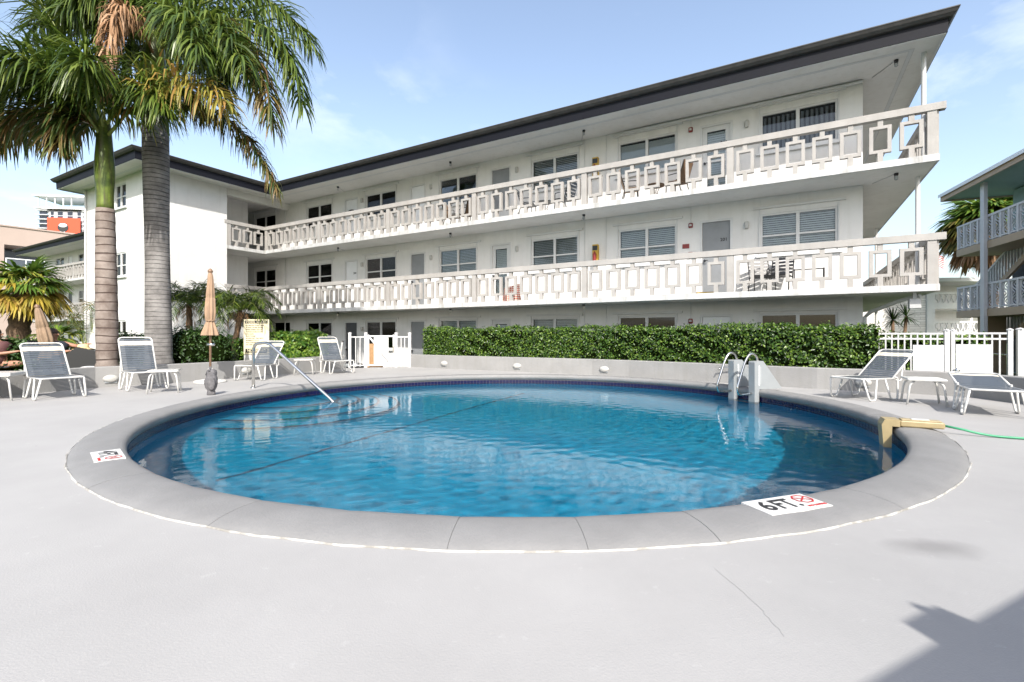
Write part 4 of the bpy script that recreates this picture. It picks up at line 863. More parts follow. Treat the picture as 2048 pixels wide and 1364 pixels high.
# ------------------------------------------------------------------ vegetation
def in_hedge(pts, side_off, th, z0, z1, n, label, name, m, core='hedge_core', size=.06, z_wob=.02):
    """clipped hedge along a polyline; leaves cover front, back, top and ends"""
    o = thing(name, label, 'hedge', (pts[0][0], pts[0][1], z0)); ox, oy, oz = pts[0][0], pts[0][1], z0
    P = np.array(pts, float); D = np.diff(P, axis=0); Ln = np.hypot(D[:, 0], D[:, 1]); T = D/Ln[:, None]; Nm = np.stack([-T[:, 1], T[:, 0]], 1)
    # vertex normals
    VN = np.zeros_like(P); VN[:-1] += Nm; VN[1:] += Nm; VN /= np.linalg.norm(VN, axis=1, keepdims=True)
    A = P+VN*side_off; Bk = P+VN*(side_off+th); e = .05
    vs = []; k = len(P)
    for i in range(k):
        a, c = A[i]+VN[i]*e, Bk[i]-VN[i]*e
        vs += [(a[0]-ox, a[1]-oy, 0), (a[0]-ox, a[1]-oy, z1-z0-e), (c[0]-ox, c[1]-oy, z1-z0-e), (c[0]-ox, c[1]-oy, 0)]
    fs = [(4*i+q, 4*i+4+q, 4*i+4+(q+1) % 4, 4*i+(q+1) % 4) for i in range(k-1) for q in range(4)]+[(0, 1, 2, 3), tuple(4*(k-1)+q for q in (3, 2, 1, 0))]
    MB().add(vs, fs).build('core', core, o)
    seg = rng.choice(len(Ln), n, p=Ln/Ln.sum()); u = rng.uniform(0, 1, n); h = z1-z0
    face = rng.choice(4, n, p=np.array([h*1.25, th*.9, h*.35, .05])/(h*1.6+th*.9+.05))
    a = A[seg]*(1-u)[:, None]+A[seg+1]*u[:, None]; c = Bk[seg]*(1-u)[:, None]+Bk[seg+1]*u[:, None]; nn = VN[seg]*(1-u)[:, None]+VN[seg+1]*u[:, None]
    v = rng.uniform(0, 1, n); dep = rng.normal(0, .028, n)
    pos = np.zeros((n, 3)); nor = np.zeros((n, 3))
    wob = .03*np.sin(a[:, 0]*3.1+a[:, 1])+z_wob*np.sin(a[:, 0]*9+v*5)+.02*np.sin(a[:, 0]*23)
    f0 = face == 0; pos[f0, :2] = a[f0]+nn[f0]*(dep+wob*.6)[f0, None]; pos[f0, 2] = v[f0]*h; nor[f0, :2] = -nn[f0]; nor[f0, 2] = .35
    f1 = face == 1; pos[f1, :2] = a[f1]*(1-v)[f1, None]+c[f1]*v[f1, None]; pos[f1, 2] = h+(dep+wob)[f1]+np.where(rng.random(n) < .12, rng.uniform(0, .09, n), np.abs(rng.normal(0, .012, n)))[f1]*(.4+.6*(np.sin(a[:, 0]*7.3)*np.sin(a[:, 0]*2.9+1) > 0))[f1]; nor[f1, 2] = 1; nor[f1, :2] = -nn[f1]*.3
    f2 = face == 2; pos[f2, :2] = c[f2]+nn[f2]*dep[f2, None]; pos[f2, 2] = v[f2]*h; nor[f2, :2] = nn[f2]
    f3 = face == 3; end = rng.random(n) < .5
    pe = np.where(end[:, None], A[0]*(1-v)[:, None]+Bk[0]*v[:, None], A[-1]*(1-v)[:, None]+Bk[-1]*v[:, None]); te = np.where(end[:, None], -T[0], T[-1])
    pos[f3, :2] = (pe+te*dep[:, None])[f3]; pos[f3, 2] = u[f3]*h; nor[f3, :2] = te[f3]
    # a few sparse pockets
    pk = np.sin(pos[:, 0]*4.3+pos[:, 2]*6)*np.sin(pos[:, 1]*5.1-pos[:, 2]*7.7+1.3)
    keep = (pk < .42) | (rng.random(n) < .28)
    pos = pos[keep]; nor = nor[keep]; pos -= np.array([ox, oy, 0])
    stuff(leaves('foliage', pos, nor, size, m, o, .52, .3, .55)); return o
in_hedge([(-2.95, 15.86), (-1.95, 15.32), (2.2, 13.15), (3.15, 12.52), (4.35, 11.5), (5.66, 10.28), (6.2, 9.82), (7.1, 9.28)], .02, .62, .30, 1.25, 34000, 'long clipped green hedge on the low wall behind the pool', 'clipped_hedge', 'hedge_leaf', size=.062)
in_hedge([(-6.75, 13.35), (-6.3, 14.0), (-5.75, 15.0)], .05, .55, .2, 1.08, 6500, 'short bright leafy hedge beside the rules sign', 'croton_hedge', 'croton_leaf', size=.10)
in_hedge([(8.3, 11.9), (10.6, 10.7)], 0, .6, -.5, 1.05, 7000, 'green hedge seen through the white pickets', 'garden_hedge', 'hedge_leaf', size=.075)
def bush(label, c, rad, n, m, size, name='shrub', cat='shrub', lumps=9):
    o = thing(name, label, cat, c); V = []; Nn = []
    b = MB()
    for i in range(lumps):
        q = rng.normal(0, 1, 3); q /= np.linalg.norm(q); q[2] = abs(q[2])*.7; cc = q*np.array(rad)*.5; rr = np.array(rad)*rng.uniform(.42, .62)
        b.ell(tuple(cc+np.array([0, 0, rad[2]*.3])), tuple(rr*.82), 10, 7)
        d = rng.normal(0, 1, (n//lumps, 3)); d /= np.linalg.norm(d, axis=1, keepdims=True)
        V.append(cc+np.array([0, 0, rad[2]*.3])+d*rr*rng.uniform(.85, 1.08, (len(d), 1))); Nn.append(d+np.array([0, 0, .3]))
    b.build('core', 'hedge_core', o); stuff(leaves('foliage', np.concatenate(V), np.concatenate(Nn), size, m, o, .5, .3, .5)); return o
bush('dark rounded shrub behind the tan umbrella', (-8.15, 12.35, .2), (1.05, .6, .95), 7000, 'bush_leaf', .07)
bush('dark green shrub between the two big palm trunks', (-9.15, 11.6, .2), (.9, .5, .85), 5000, 'bush_leaf', .07)
bush('orange flowered shrub left of the rules sign', (-7.5, 13.3, .2), (.28, .25, .75), 1800, 'croton_leaf', .08)
bush('low dark shrub under the fan palm', (-12.0, 11.7, .2), (1.3, .6, .75), 5000, 'bush_leaf', .09)

def leaflet_strip(V, F, base, d, w, ln, drop, nseg=3, side=None):
    """a drooping tapering leaflet; returns nothing"""
    p = np.array(base, float); d = d/np.linalg.norm(d); st = ln/nseg; o = len(V)
    wv = np.cross(d, [0, 0, 1.]); q = np.linalg.norm(wv); wv = wv/q if q > 1e-4 else np.array([1., 0, 0])
    if side is not None: wv = wv*cos(side)+np.cross(d, wv)*sin(side)
    for k in range(nseg+1):
        ww = w*(.55, 1., .8, .10)[min(3, int(k*3/nseg))]
        V.append(p-wv*ww*.5); V.append(p+wv*ww*.5)
        d = d+np.array([0, 0, -drop])*(k+1)/nseg; d /= np.linalg.norm(d); p = p+d*st
    for k in range(nseg): F.append((o+2*k, o+2*k+1, o+2*k+3, o+2*k+2))
def frond(par, base, ctrl, tip, m, rm, nl=70, ll=.62, w=.030, drop=.55, r0=.035, start=.16, plume=.6):
    b0, b1, b2 = (np.array(q, float) for q in (base, ctrl, tip)); pts = []; N_ = 16
    for k in range(N_+1): t = k/N_; pts.append(b0*(1-t)**2+b1*2*t*(1-t)+b2*t*t)
    fr_ = MB().tube([tuple(p) for p in pts], [r0*(1-.88*k/N_) for k in range(N_+1)], 6).build('frond', rm, par, True)
    V = []; F = []
    for i in range(nl):
        t = start+(1-start)*(i+.5*rng.random())/nl; p = b0*(1-t)**2+b1*2*t*(1-t)+b2*t*t; dr = 2*(1-t)*(b1-b0)+2*t*(b2-b1); dr /= np.linalg.norm(dr)
        up = np.array([0, 0, 1.])-dr*dr[2]; q = np.linalg.norm(up); up = up/q if q > .15 else np.array([dr[1], -dr[0], .3]); sd_ = np.cross(dr, up); sd_ /= np.linalg.norm(sd_)
        ln = ll*(.55+.75*sin(pi*min(1, .12+t*.83)))*rng.uniform(.8, 1.12)
        for sg in (-1, 1):
            el = rng.normal(.15, plume); d = sd_*sg*cos(el)+up*sin(el)+dr*(.45+.5*t)
            leaflet_strip(V, F, p, d, w*rng.uniform(.8, 1.2), ln, drop*rng.uniform(.6, 1.4), 3, rng.normal(0, .5))
    V = np.array(V); lv = fast_mesh('leaflets', V, np.array(F), m, fr_); stuff(lv); return fr_
def rel(p, c): return tuple(np.array(p)-np.array(c))
def trunk(par, pts, rs, m, n=24, name='trunk'): return MB().tube(pts, rs, n).build(name, m, par, True)
# royal palm with green crownshaft
c1 = (-8.93, 10.6, 0.2); p1 = thing('royal_palm', 'royal palm with swollen green crownshaft and brown ringed trunk', 'palm tree', c1)
zs_ = np.linspace(0, 3.66, 40); trunk(p1, [(-.08*(z/5.6), 0, z) for z in zs_], [.192-.012*z/3.66+.012*sin(z*1.1)+.004*sin(z*17)+(.03 if z < .2 else 0) for z in zs_], 'trunk_brown')
zs_ = np.linspace(3.62, 5.6, 16); trunk(p1, [(-.08*(z/5.6), 0, z) for z in zs_], [.155+.022*sin((z-3.6)*1.35)+.008*sin(z*6)-.08*max(0, (z-4.85)) for z in zs_], 'green_shaft', 20, 'crownshaft')
B1 = (-9.0, 10.6, 5.5)
F1 = [((-10.04, 10, 7.43), (-10.84, 9.6, 5.88), 0), ((-9.6, 10.2, 7.77), (-10.25, 9.8, 6.39), 0), ((-10.13, 10.3, 6.44), (-10.97, 9.9, 5.15), 3), ((-9.6, 10.2, 6.18), (-9.37, 9.9, 5.0), 3), ((-9.78, 10.5, 7.75), (-10.76, 10.5, 9.06), 0), ((-9.27, 10.8, 8.05), (-9.56, 11, 10.1), 0),
      ((-6.9, 10.2, 7.5), (-5.66, 10.0, 6.75), 0), ((-7.02, 10, 7.07), (-5.63, 9.5, 5.62), 1), ((-7.65, 10, 6.7), (-6.94, 9.6, 5.6), 0), ((-8.41, 9.4, 7.05), (-7.83, 8.8, 6.0), 0), ((-9.15, 11.5, 8.38), (-9.43, 12.5, 8.5), 0), ((-10.47, 11.5, 8.0), (-11.9, 12.5, 7.4), 0), ((-9.3, 9.5, 7.0), (-9.9, 8.6, 6.2), 0), ((-10.6, 10.9, 6.6), (-11.9, 10.8, 5.3), 3)]
MT = ['frond_green', 'frond_yellow', 'frond_brown', 'frond_mixed']; RM = ['rachis_green', 'rachis_green', 'rachis_brown', 'rachis_brown']
for ct, tp, k in F1: frond(p1, rel((B1[0], B1[1], B1[2]+rng.uniform(-.25, .2)), c1), rel(ct, c1), rel(tp, c1), MT[k], RM[k], 135, .84, .042, .80, plume=.8)
c2 = (-8.38, 11.4, .2); p2 = thing('royal_palm', 'taller royal palm with dark grey trunk, its crown leaving the picture', 'palm tree', c2)
zs_ = np.linspace(0, 6.5, 60); trunk(p2, [(-.10*(z/6.5), 0, z) for z in zs_], [.262-.006*z/6.5+.012*sin(z*1.3+1)+(.03 if z < .3 else 0) for z in zs_], 'trunk_grey')
zs_ = np.linspace(6.45, 8.0, 14); trunk(p2, [(-.10, 0, z) for z in zs_], [.23-.08*max(0, (z-7.2)) for z in zs_], 'green_shaft', 20, 'crownshaft')
B2 = (-8.46, 11.4, 8.0)
F2 = [((-5.2, 11, 9.56), (-4.71, 10.8, 6.2), 0), ((-5.57, 10.6, 8.48), (-5.09, 10.2, 5.54), 3), ((-6.52, 11.5, 10.66), (-4.76, 11.6, 8.0), 0), ((-10.11, 11.5, 9.94), (-11.65, 11.6, 8.45), 0), ((-6.81, 10, 8.47), (-5.98, 9.2, 6.36), 0), ((-6.27, 10.3, 8.59), (-5.4, 9.7, 6.43), 0),
      ((-8.76, 11.3, 9.55), (-8.87, 11, 11.05), 0), ((-8.14, 11.6, 9.78), (-7.8, 12, 11.95), 0), ((-9.4, 13, 10.96), (-10.12, 14, 9.0), 0), ((-8.88, 10.6, 9.25), (-9.31, 10, 7.9), 0), ((-7.74, 12.3, 10.3), (-6.9, 13, 8.0), 0), ((-7.0, 10.9, 8.6), (-6.3, 10.6, 6.5), 0)]
for ct, tp, k in F2: frond(p2, rel((B2[0], B2[1], B2[2]+rng.uniform(-.25, .2)), c2), rel(ct, c2), rel(tp, c2), MT[k], RM[k], 150, .90, .042, .90, plume=.8)
frond(p2, rel((-8.4, 11.3, 7.6), c2), rel((-8.46, 10, 9.3), c2), rel((-8.10, 9.6, 5.95), c2), 'frond_brown', 'rachis_brown', 170, .55, .036, drop=1.6, plume=.9)
frond(p2, rel((-8.25, 11.3, 6.35), c2), rel((-6.46, 11.2, 6.85), c2), rel((-5.33, 10.9, 4.35), c2), 'frond_mixed', 'rachis_brown', 150, .62, .034, drop=1.2)
frond(p2, rel((-8.35, 11.1, 6.4), c2), rel((-7.4, 10.7, 6.9), c2), rel((-6.5, 10.4, 5.75), c2), 'frond_mixed', 'rachis_brown', 90, .5, .032, drop=1.1)
# two slim date palms
def date_palm(label, c, top, bend, rad, nf, old=4):
    o = thing('date_palm', label, 'palm tree', c); pts = [(bend*sin(pi*.5*t)*1.0, 0, top*t) for t in np.linspace(0, 1, 14)]
    trunk(o, pts, [.075+.012*((k % 2))-.01*k/14 for k in range(14)], 'bark_brown', 12); tx, tz = pts[-1][0], pts[-1][2]
    for i in range(nf):
        a = i*2.4+rng.uniform(-.2, .2); up = .2+.9*(i/nf); rr = rad*rng.uniform(.85, 1.1)
        ct = (tx+cos(a)*rr*.5, sin(a)*rr*.5, tz+rr*(.25+.75*up)); tp = (tx+cos(a)*rr, sin(a)*rr, tz+rr*(up-.75))
        frond(o, (tx, 0, tz-.03), ct, tp, 'frond_green', 'rachis_green', 44, .30, .020, .35, .014, .10, .35)
    for i in range(old):
        a = i*1.7; frond(o, (tx, 0, tz-.06), (tx+cos(a)*.3, sin(a)*.3, tz+.05), (tx+cos(a)*.32, sin(a)*.32, tz-.65), 'frond_brown', 'rachis_brown', 18, .18, .013, .9, .010, .12, .4)
    return o
date_palm('slim date palm with bushy crown left of the tan umbrella', (-9.05, 13.6, .2), 1.75, -.1, 1.0, 20)
date_palm('slim date palm with curved dark trunk right of the tan umbrella', (-7.9, 13.25, .2), 1.55, .38, .95, 18)
# fan palms
def fan_leaf(V, F, base, d, r, nblade=22, span=2.6, droop=.35, w=.05):
    d = d/np.linalg.norm(d); sd_ = np.cross(d, [0, 0, 1.]); q = np.linalg.norm(sd_); sd_ = sd_/q if q > .05 else np.array([1., 0, 0])
    for i in range(nblade):
        a = (i/(nblade-1)-.5)*span; dd = d*cos(a)+sd_*sin(a); leaflet_strip(V, F, base, dd+rng.normal(0, .05, 3), w, r*rng.uniform(.85, 1.08)*(1-.12*abs(a)), droop, 3, rng.normal(0, .4))
def fan_palm(label, c, top, rad, nl, mats, dead=0, tr=.14, lean=0):
    o = thing('fan_palm', label, 'palm tree', c); pts = [(lean*t*t, 0, top*t) for t in np.linspace(0, 1, 16)]
    trunk(o, pts, [tr*(1+.18*(k % 2))*(1.15-.25*k/15) for k in range(16)], 'bark_brown', 12); hd = np.array([lean, 0, top])
    for i in range(nl):
        a = i*2.4; e = 1.15-2.0*(i/nl)+rng.normal(0, .12); d = np.array([cos(a)*cos(e), sin(a)*cos(e), sin(e)]); st = hd+d*rad*.42+np.array([0, 0, -.05])
        m = mats[min(len(mats)-1, int(i/nl*len(mats)))]
        fr_ = MB().tube([tuple(hd), tuple(hd+d*rad*.22+np.array([0, 0, .03])), tuple(st)], .012, 5).build('leaf', 'rachis_green', o)
        V = []; F = []; fan_leaf(V, F, st, d+np.array([0, 0, -.15]), rad*.62, 24, 2.9, .55, .060*rad); stuff(fast_mesh('blades', np.array(V), np.array(F), m, fr_))
    return o
fan_palm('fan palm with green and yellow leaves at the left edge', (-13.0, 12.6, .2), 2.1, 1.12, 44, ['fan_leaf', 'fan_leaf', 'fan_yellow', 'fan_yellow'], lean=.25, tr=.2)
fan_palm('low fan palm sprouting below the yellow leaved one', (-11.55, 12.2, .2), .75, .75, 14, ['fan_leaf', 'fan_leaf'], tr=.1)
fan_palm('tall fan palm with shaggy brown skirt behind the teal building', (28.5, 28.5, -.5), 7.9, 3.1, 84, ['fan_leaf', 'fan_leaf', 'fan_old', 'fan_old', 'frond_brown'], tr=.25)
def clump(label, c, nf, rad, hgt, m, name='cane_palm', nl=22, ll=.28):
    o = thing(name, label, 'palm tree', c)
    for i in range(nf):
        a = rng.uniform(0, 6.28); rr = rad*rng.uniform(.5, 1); h_ = hgt*rng.uniform(.6, 1.05); bx, by = cos(a)*rad*.15, sin(a)*rad*.15
        frond(o, (bx, by, 0), (bx+cos(a)*rr*.4, by+sin(a)*rr*.4, h_*1.15), (cos(a)*rr, sin(a)*rr, h_*.75), m, 'rachis_green', nl, ll, .022, .35, .016, .3, .3)
    return o
clump('brownish cane palm against the far end of the building', (-17.6, 20.2, .1), 22, 1.5, 2.6, 'frond_mixed', ll=.4); clump('green cane palm sprouting at the very left edge', (-12.6, 11.2, .2), 10, .9, .9, 'fan_leaf', ll=.3)
o = thing('yucca', 'spiky dark yucca beside the end of the main building', 'plant', (9.6, 12.1, -.5))
for (x, y, top, n) in ((0, 0, 1.95, 46), (.42, .1, 2.05, 40)):
    trunk(o, [(x*.6, y, 0), (x, y, top)], [.05, .035], 'bark_brown', 8, 'stem'); V = []; F = []
    for i in range(n):
        e = rng.uniform(-.7, 1.3); a = i*2.4; leaflet_strip(V, F, (x, y, top), np.array([cos(a)*cos(e), sin(a)*cos(e), sin(e)]), .03, .40, .15, 3)
    stuff(fast_mesh('spikes', np.array(V), np.array(F), 'bush_leaf', o))
clump('young bright green cane palm poking above the short hedge', (-6.5, 15.3, .2), 9, .55, 1.15, 'croton_leaf', ll=.16)

# ------------------------------------------------------------------ things on the walkways
def bpt(s, t, z=0):
    u_ = (cos(AL), -sin(AL)); v_ = (sin(AL), cos(AL)); return (8.69-s*u_[0]+t*v_[0], 9.746-s*u_[1]+t*v_[1], z)
def patio_chair(label, s, t, z, face, fr, fab, sling=True):
    o = thing('patio_chair', label, 'chair', bpt(s, t, z), -AL+face, 'patio chairs on the walkways')
    for y in (-.24, .24):
        MB().tube(smooth_path([(.22, y, 0), (.20, y, .40), (.20, y, .58), (-.20, y, .58)], .06), .013, 6).build('arm_frame', fr, o, True)
        MB().tube(smooth_path([(-.24, y, 0), (-.14, y, .38), (-.30, y, .88)], .06), .013, 6).build('leg', fr, o, True)
    MB().prism_y([(.24, .40), (.24, .425), (-.16, .40), (-.16, .375)], -.23, .23).build('seat', fab, o)
    if sling: MB().prism_y([(-.16, .40), (-.135, .40), (-.285, .90), (-.31, .90)], -.23, .23).build('backrest', fab, o)
    else:
        for k in range(5): MB().prism_y([(-.165-.03*k, .47+k*.09), (-.145-.03*k, .47+k*.09), (-.162-.03*k, .525+k*.09), (-.182-.03*k, .525+k*.09)], -.23, .23).build('backrest_slat', fab, o)
    return o
def patio_table(label, s, t, z, m, h=.42, r=.26):
    o = thing('patio_table', label, 'table', bpt(s, t, z), -AL, 'patio tables on the walkways')
    MB().lathe([(r, h-.02), (r+.01, h-.01), (r, h)], 20).build('tabletop', m, o)
    for a in (.5, 2.07, 3.64, 5.21): MB().tube([(cos(a)*r*.5, sin(a)*r*.5, h-.02), (cos(a)*r*.2, sin(a)*r*.2, h*.5), (cos(a)*r*.95, sin(a)*r*.95, 0)], .011, 6).build('leg', m, o)
patio_chair('tan backed sling chair on the top walkway left of the table', 6.55, .62, ZF[2], .3, 'black_metal', 'tan_fabric'); patio_chair('brown sling chair on the top walkway nearest the door', 5.25, .62, ZF[2], pi-.3, 'black_metal', 'brown_fabric')
patio_table('small brown table between the two brown chairs up top', 5.85, .62, ZF[2], 'brown_fabric')
patio_chair('navy slatted metal chair on the top walkway', 9.85, .62, ZF[2], .2, 'navy_metal', 'navy_metal', False); patio_chair('navy metal chair beside the dark folding table up top', 8.55, .6, ZF[2], pi-.2, 'navy_metal', 'navy_metal', False)
patio_table('dark folding table between the two navy chairs', 9.22, .6, ZF[2], 'navy_metal')
patio_chair('brown chair on the top walkway past the second post', 12.85, .62, ZF[2], .2, 'black_metal', 'brown_fabric'); patio_chair('second brown chair on the top walkway past the post', 12.15, .62, ZF[2], pi-.3, 'black_metal', 'brown_fabric')
patio_chair('black strapped chair under the middle walkway window', 3.25, .7, ZF[1], -1.2, 'black_metal', 'black', False); patio_chair('black chair beside the strapped one on the middle walkway', 2.85, .75, ZF[1], -1.8, 'black_metal', 'black', False)
o = thing('plant_stand', 'thin black tubular stand on the middle walkway', 'stand', bpt(2.25, .65, ZF[1]), -AL)
for x in (-.3, .3): MB().tube(smooth_path([(x, -.15, 0), (x, -.15, .52), (x, .15, .52), (x, .15, 0)], .04), .013, 6).build('leg', 'black_metal', o, True)
MB().tube([(-.3, 0, .52), (.3, 0, .52)], .013, 6).build('rail', 'black_metal', o)
o = thing('folding_chair', 'folding chair draped with a red lattice cloth on the middle walkway', 'chair', bpt(10.35, .42, ZF[1]), -AL+.1)
MB().prism_y([(-.30, .02), (-.22, .44), (.30, .56), (.34, .05)], -.02, .02).build('cloth', 'red_lattice', o)
for x in (-.26, .26): MB().tube([(x*.7, .20, .44), (x, .26, 0)], .012, 6).build('leg', 'black_metal', o)
MB().box(-.26, .26, .02, .26, .41, .44).build('seat', 'wood_tan', o)
tag(MB().box(-.3, .3, -.02, .02, 0, .05).build('door_threshold', 'yellow', None, loc=bpt(4.55, .3, ZF[1]), rot=(0, 0, -AL)), 'yellow strip lying before door 201', 'strip')
# behind the gate
o = thing('mobility_scooter', 'parked scooter with black handlebar and white basket beside the gate', 'scooter', (-5.75, 16.0, -.1), .4)
MB().tube(smooth_path([(0, 0, .15), (.06, 0, .75), (.1, 0, .95)], .1), .03, 8).build('column', 'chair_white', o, True); MB().tube([(.1, -.25, .95), (.1, .25, .95)], .022, 8).build('handlebar', 'black', o)
MB().bbox(-.35, -.08, -.16, .16, .62, .80, .02).build('basket', 'trim_white', o); MB().bbox(-.37, -.06, -.18, .18, .56, .62, .02).build('basket_tray', 'black', o); MB().bbox(-.1, .7, -.2, .2, .1, .2, .02).build('platform', 'ladder_grey', o)
for x, y in ((0, -.2), (0, .2), (.65, -.22), (.65, .22)): MB().tube([(x, y-.03, .11), (x, y+.03, .11)], .11, 14).build('wheel', 'black', o)
o = thing('wooden_chair', 'tan wooden chair glimpsed through the gate pickets', 'chair', (-4.9, 17.2, -.5), .2)
MB().box(-.25, .25, -.25, .25, .42, .46).build('seat', 'wood_tan', o); MB().box(-.25, .25, .22, .26, .46, 1.25).build('backrest', 'wood_tan', o)
for x in (-.23, .23):
    for y in (-.23, .23): MB().box(x-.025, x+.025, y-.025, y+.025, 0, .42).build('leg', 'wood_tan', o)

# ------------------------------------------------------------------ sunbathers on the lawn
def body(name, joints, edges, mtl, par):
    me = bpy.data.meshes.new(name); me.from_pydata([j[0] for j in joints], edges, []); me.materials.append(M[mtl])
    ob = put(name, me, par); sk = ob.modifiers.new('skin', 'SKIN')
    for i, j in enumerate(joints): me.skin_vertices[0].data[i].radius = (j[1], j[2] if len(j) > 2 else j[1])
    me.skin_vertices[0].data[0].use_root = True; sk.use_smooth_shade = True
    ss = ob.modifiers.new('sub', 'SUBSURF'); ss.levels = 1; ss.render_levels = 2; return ob
def seated(label, loc, rz, arm_fwd, shirt):
    o = thing('person', label, 'person', loc, rz, 'people resting on the lawn')
    J = [((0, 0, .42), .15, .13), ((-.07, 0, .62), .14, .11), ((-.15, 0, .82), .17, .11), ((-.20, 0, .96), .06), ((-.20, 0, 1.03), .075), ((-.19, 0, 1.13), .092, .085), ((-.185, 0, 1.20), .06)]
    E_ = [(0, 1), (1, 2), (2, 3), (3, 4), (4, 5), (5, 6)]
    for sg in (-1, 1):
        k = len(J); J += [((-.17, sg*.19, .90), .062), ((-.02, sg*.24, .66), .045), ((.20, sg*.17, .70), .034), ((.28, sg*.15, .72), .026)] if sg < 0 or not arm_fwd else [((-.14, sg*.19, .90), .062), ((.14, sg*.22, .82), .045), ((.40, sg*.16, .86), .034), ((.48, sg*.14, .88), .026)]
        E_ += [(2, k), (k, k+1), (k+1, k+2), (k+2, k+3)]
        for f in range(4):
            q = len(J); p = J[k+3][0]; J += [((p[0]+.05, p[1]+(f-1.5)*.02, p[2]+.004), .0095), ((p[0]+.09-.008*abs(f-1.5), p[1]+(f-1.5)*.022, p[2]-.012), .008)]; E_ += [(k+3, q), (q, q+1)]
        q = len(J); p = J[k+3][0]; J += [((p[0]+.02, p[1]-sg*.035, p[2]-.01), .010), ((p[0]+.055, p[1]-sg*.045, p[2]-.015), .008)]; E_ += [(k+3, q), (q, q+1)]
        l = len(J); J += [((.02, sg*.09, .40), .10), ((.42, sg*.11, .46), .068), ((.62, sg*.11, .16), .05), ((.68, sg*.11, .05), .04), ((.82, sg*.11, .03), .035)]
        E_ += [(0, l), (l, l+1), (l+1, l+2), (l+2, l+3), (l+3, l+4)]
    body('body', J, E_, 'skin', o)
    h = MB(); h.ell((-.215, 0, 1.16), (.10, .098, .105), 14, 10); h.build('hair', 'hair', o, True)
    for sg in (-1, 1): MB().ell((-.103, sg*.035, 1.135), (.012, .014, .009), 8, 6).build('eye', 'black', o, True); MB().ell((-.19, sg*.092, 1.125), (.022, .014, .032), 8, 6).build('ear', 'skin', o, True)
    MB().ell((-.092, 0, 1.108), (.022, .013, .022), 8, 6).build('nose', 'skin', o, True); MB().ell((-.103, 0, 1.072), (.010, .024, .007), 8, 6).build('mouth', 'shorts_red', o, True)
    MB().lathe([(.165, .44), (.172, .60), (.185, .78), (.19, .88), (.10, .945), (.07, .95)], 18, (-.10, 0, 0), lambda a, z: 1+.12*cos(2*a+pi)).build('shirt', shirt, o, True); return o
def chair_low(label, loc, rz, m):
    o = thing('camp_chair', label, 'chair', loc, rz)
    MB().prism_y([(.32, .34), (.32, .36), (-.18, .30), (-.42, .95), (-.45, .94), (-.20, .26)], -.27, .27).build('sling', m, o)
    for y in (-.28, .28): MB().tube(smooth_path([(.30, y, 0), (-.2, y, .5), (-.42, y, .92)], .05), .014, 6).build('frame', 'black_metal', o, True); MB().tube([(-.3, y, 0), (.3, y, .42)], .014, 6).build('leg', 'black_metal', o)
chair_low('black camp chair under the person with outstretched arm', (-10.95, 11.55, .0), .05, 'black'); seated('person with dark hair stretching one arm towards a straw hat', (-10.82, 11.55, -.02), .05, True, 'shirt_dark')
chair_low('dark camp chair half hidden behind the leftmost lounger', (-11.95, 11.2, .0), .3, 'shirt_dark'); seated('person seated under the fan palm behind the leftmost lounger', (-11.82, 11.24, -.02), .3, False, 'shorts_red')
o = thing('tote_bag', 'black tote bag on the lawn by the leftmost palm trunk', 'bag', (-10.05, 11.35, .2), .4); MB().prism_y([(-.26, 0), (-.32, .42), (-.12, .60), (.22, .50), (.30, .12), (.22, 0)], -.22, .22).build('body', 'black', o); MB().ell((.12, -.1, .05), (.3, .26, .12)).build('towel', 'trim_white', o, True)
o = thing('straw_hat', 'straw sun hat lying on the black bag', 'hat', (-10.12, 11.33, .74), 0); MB().lathe([(.20, .0), (.205, .008), (.12, .02), (.11, .05), (.095, .11), (.05, .125), (.005, .128)], 24).build('crown', 'straw', o, True); MB().lathe([(.112, .022), (.112, .045), (.108, .047)], 24).build('band', 'black', o, True)

# ------------------------------------------------------------------ neighbouring buildings
RB = atan2(-.94, -.34)
tb = thing('teal_building', 'teal apartment building with lilac posts, patterned balconies and outside stairs', 'building', (19.35, 20.9, 0), RB)   # x towards the viewer, y into the building
for z in (2.1, 4.75):
    MB().box(0, 16, 0, 1.6, z-.30, z-.02).build('balcony_edge', 'tan_paint', tb); MB().box(.04, 16, .04, 1.6, z-.02, z+.0).build('balcony_floor', 'slab_edge', tb)
    rl = MB().box(-.03, 16, .02, .12, z+.94, z+1.02).box(-.03, 16, .03, .11, z+.03, z+.08).build('railing', 'lilac_grey', tb)
    pst = cached('lp', lambda: MB().box(-.045, .045, .02, .11, 0, .94).mesh('post', 'lilac_grey'))
    def scroll():
        b = MB(); b.box(-.15, -.125, .045, .085, .08, .94).box(.125, .15, .045, .085, .08, .94)
        for k in range(3):
            zc = .22+k*.29; sg = 1 if k % 2 else -1
            b.tube([(sg*.12*cos(a), .065, zc+.135*sin(a)) for a in np.linspace(-1.7, 1.7, 9)], .022, 5); b.tube([(-sg*.10, .065, zc+.1), (sg*.02, .065, zc), (-sg*.10, .065, zc-.1)], .02, 5)
        return b.mesh('scroll_panel', 'lilac_grey')
    sc = cached('scroll', scroll)
    for k in range(18): put('post', pst, rl, (.05+k*.5, 0, z)); put('scroll_panel', sc, rl, (.30+k*.5, 0, z))
for x in (2.14, 6.4, 10.6): MB().box(-.13, .13, -.10, .015, -.5, 7.05).build('column', 'lilac_grey', tb, loc=(x, 0, 0))
MB().box(.62, 16, 1.6, 9, -.5, 7.0).build('wall', 'teal_wall', tb); MB().box(.60, 4.6, 1.58, 1.599, -.45, 4.45).build('stair_shade', 'slate_and_shade', tb)  # dark sheet over the teal wall: the stair's shade put in as colour
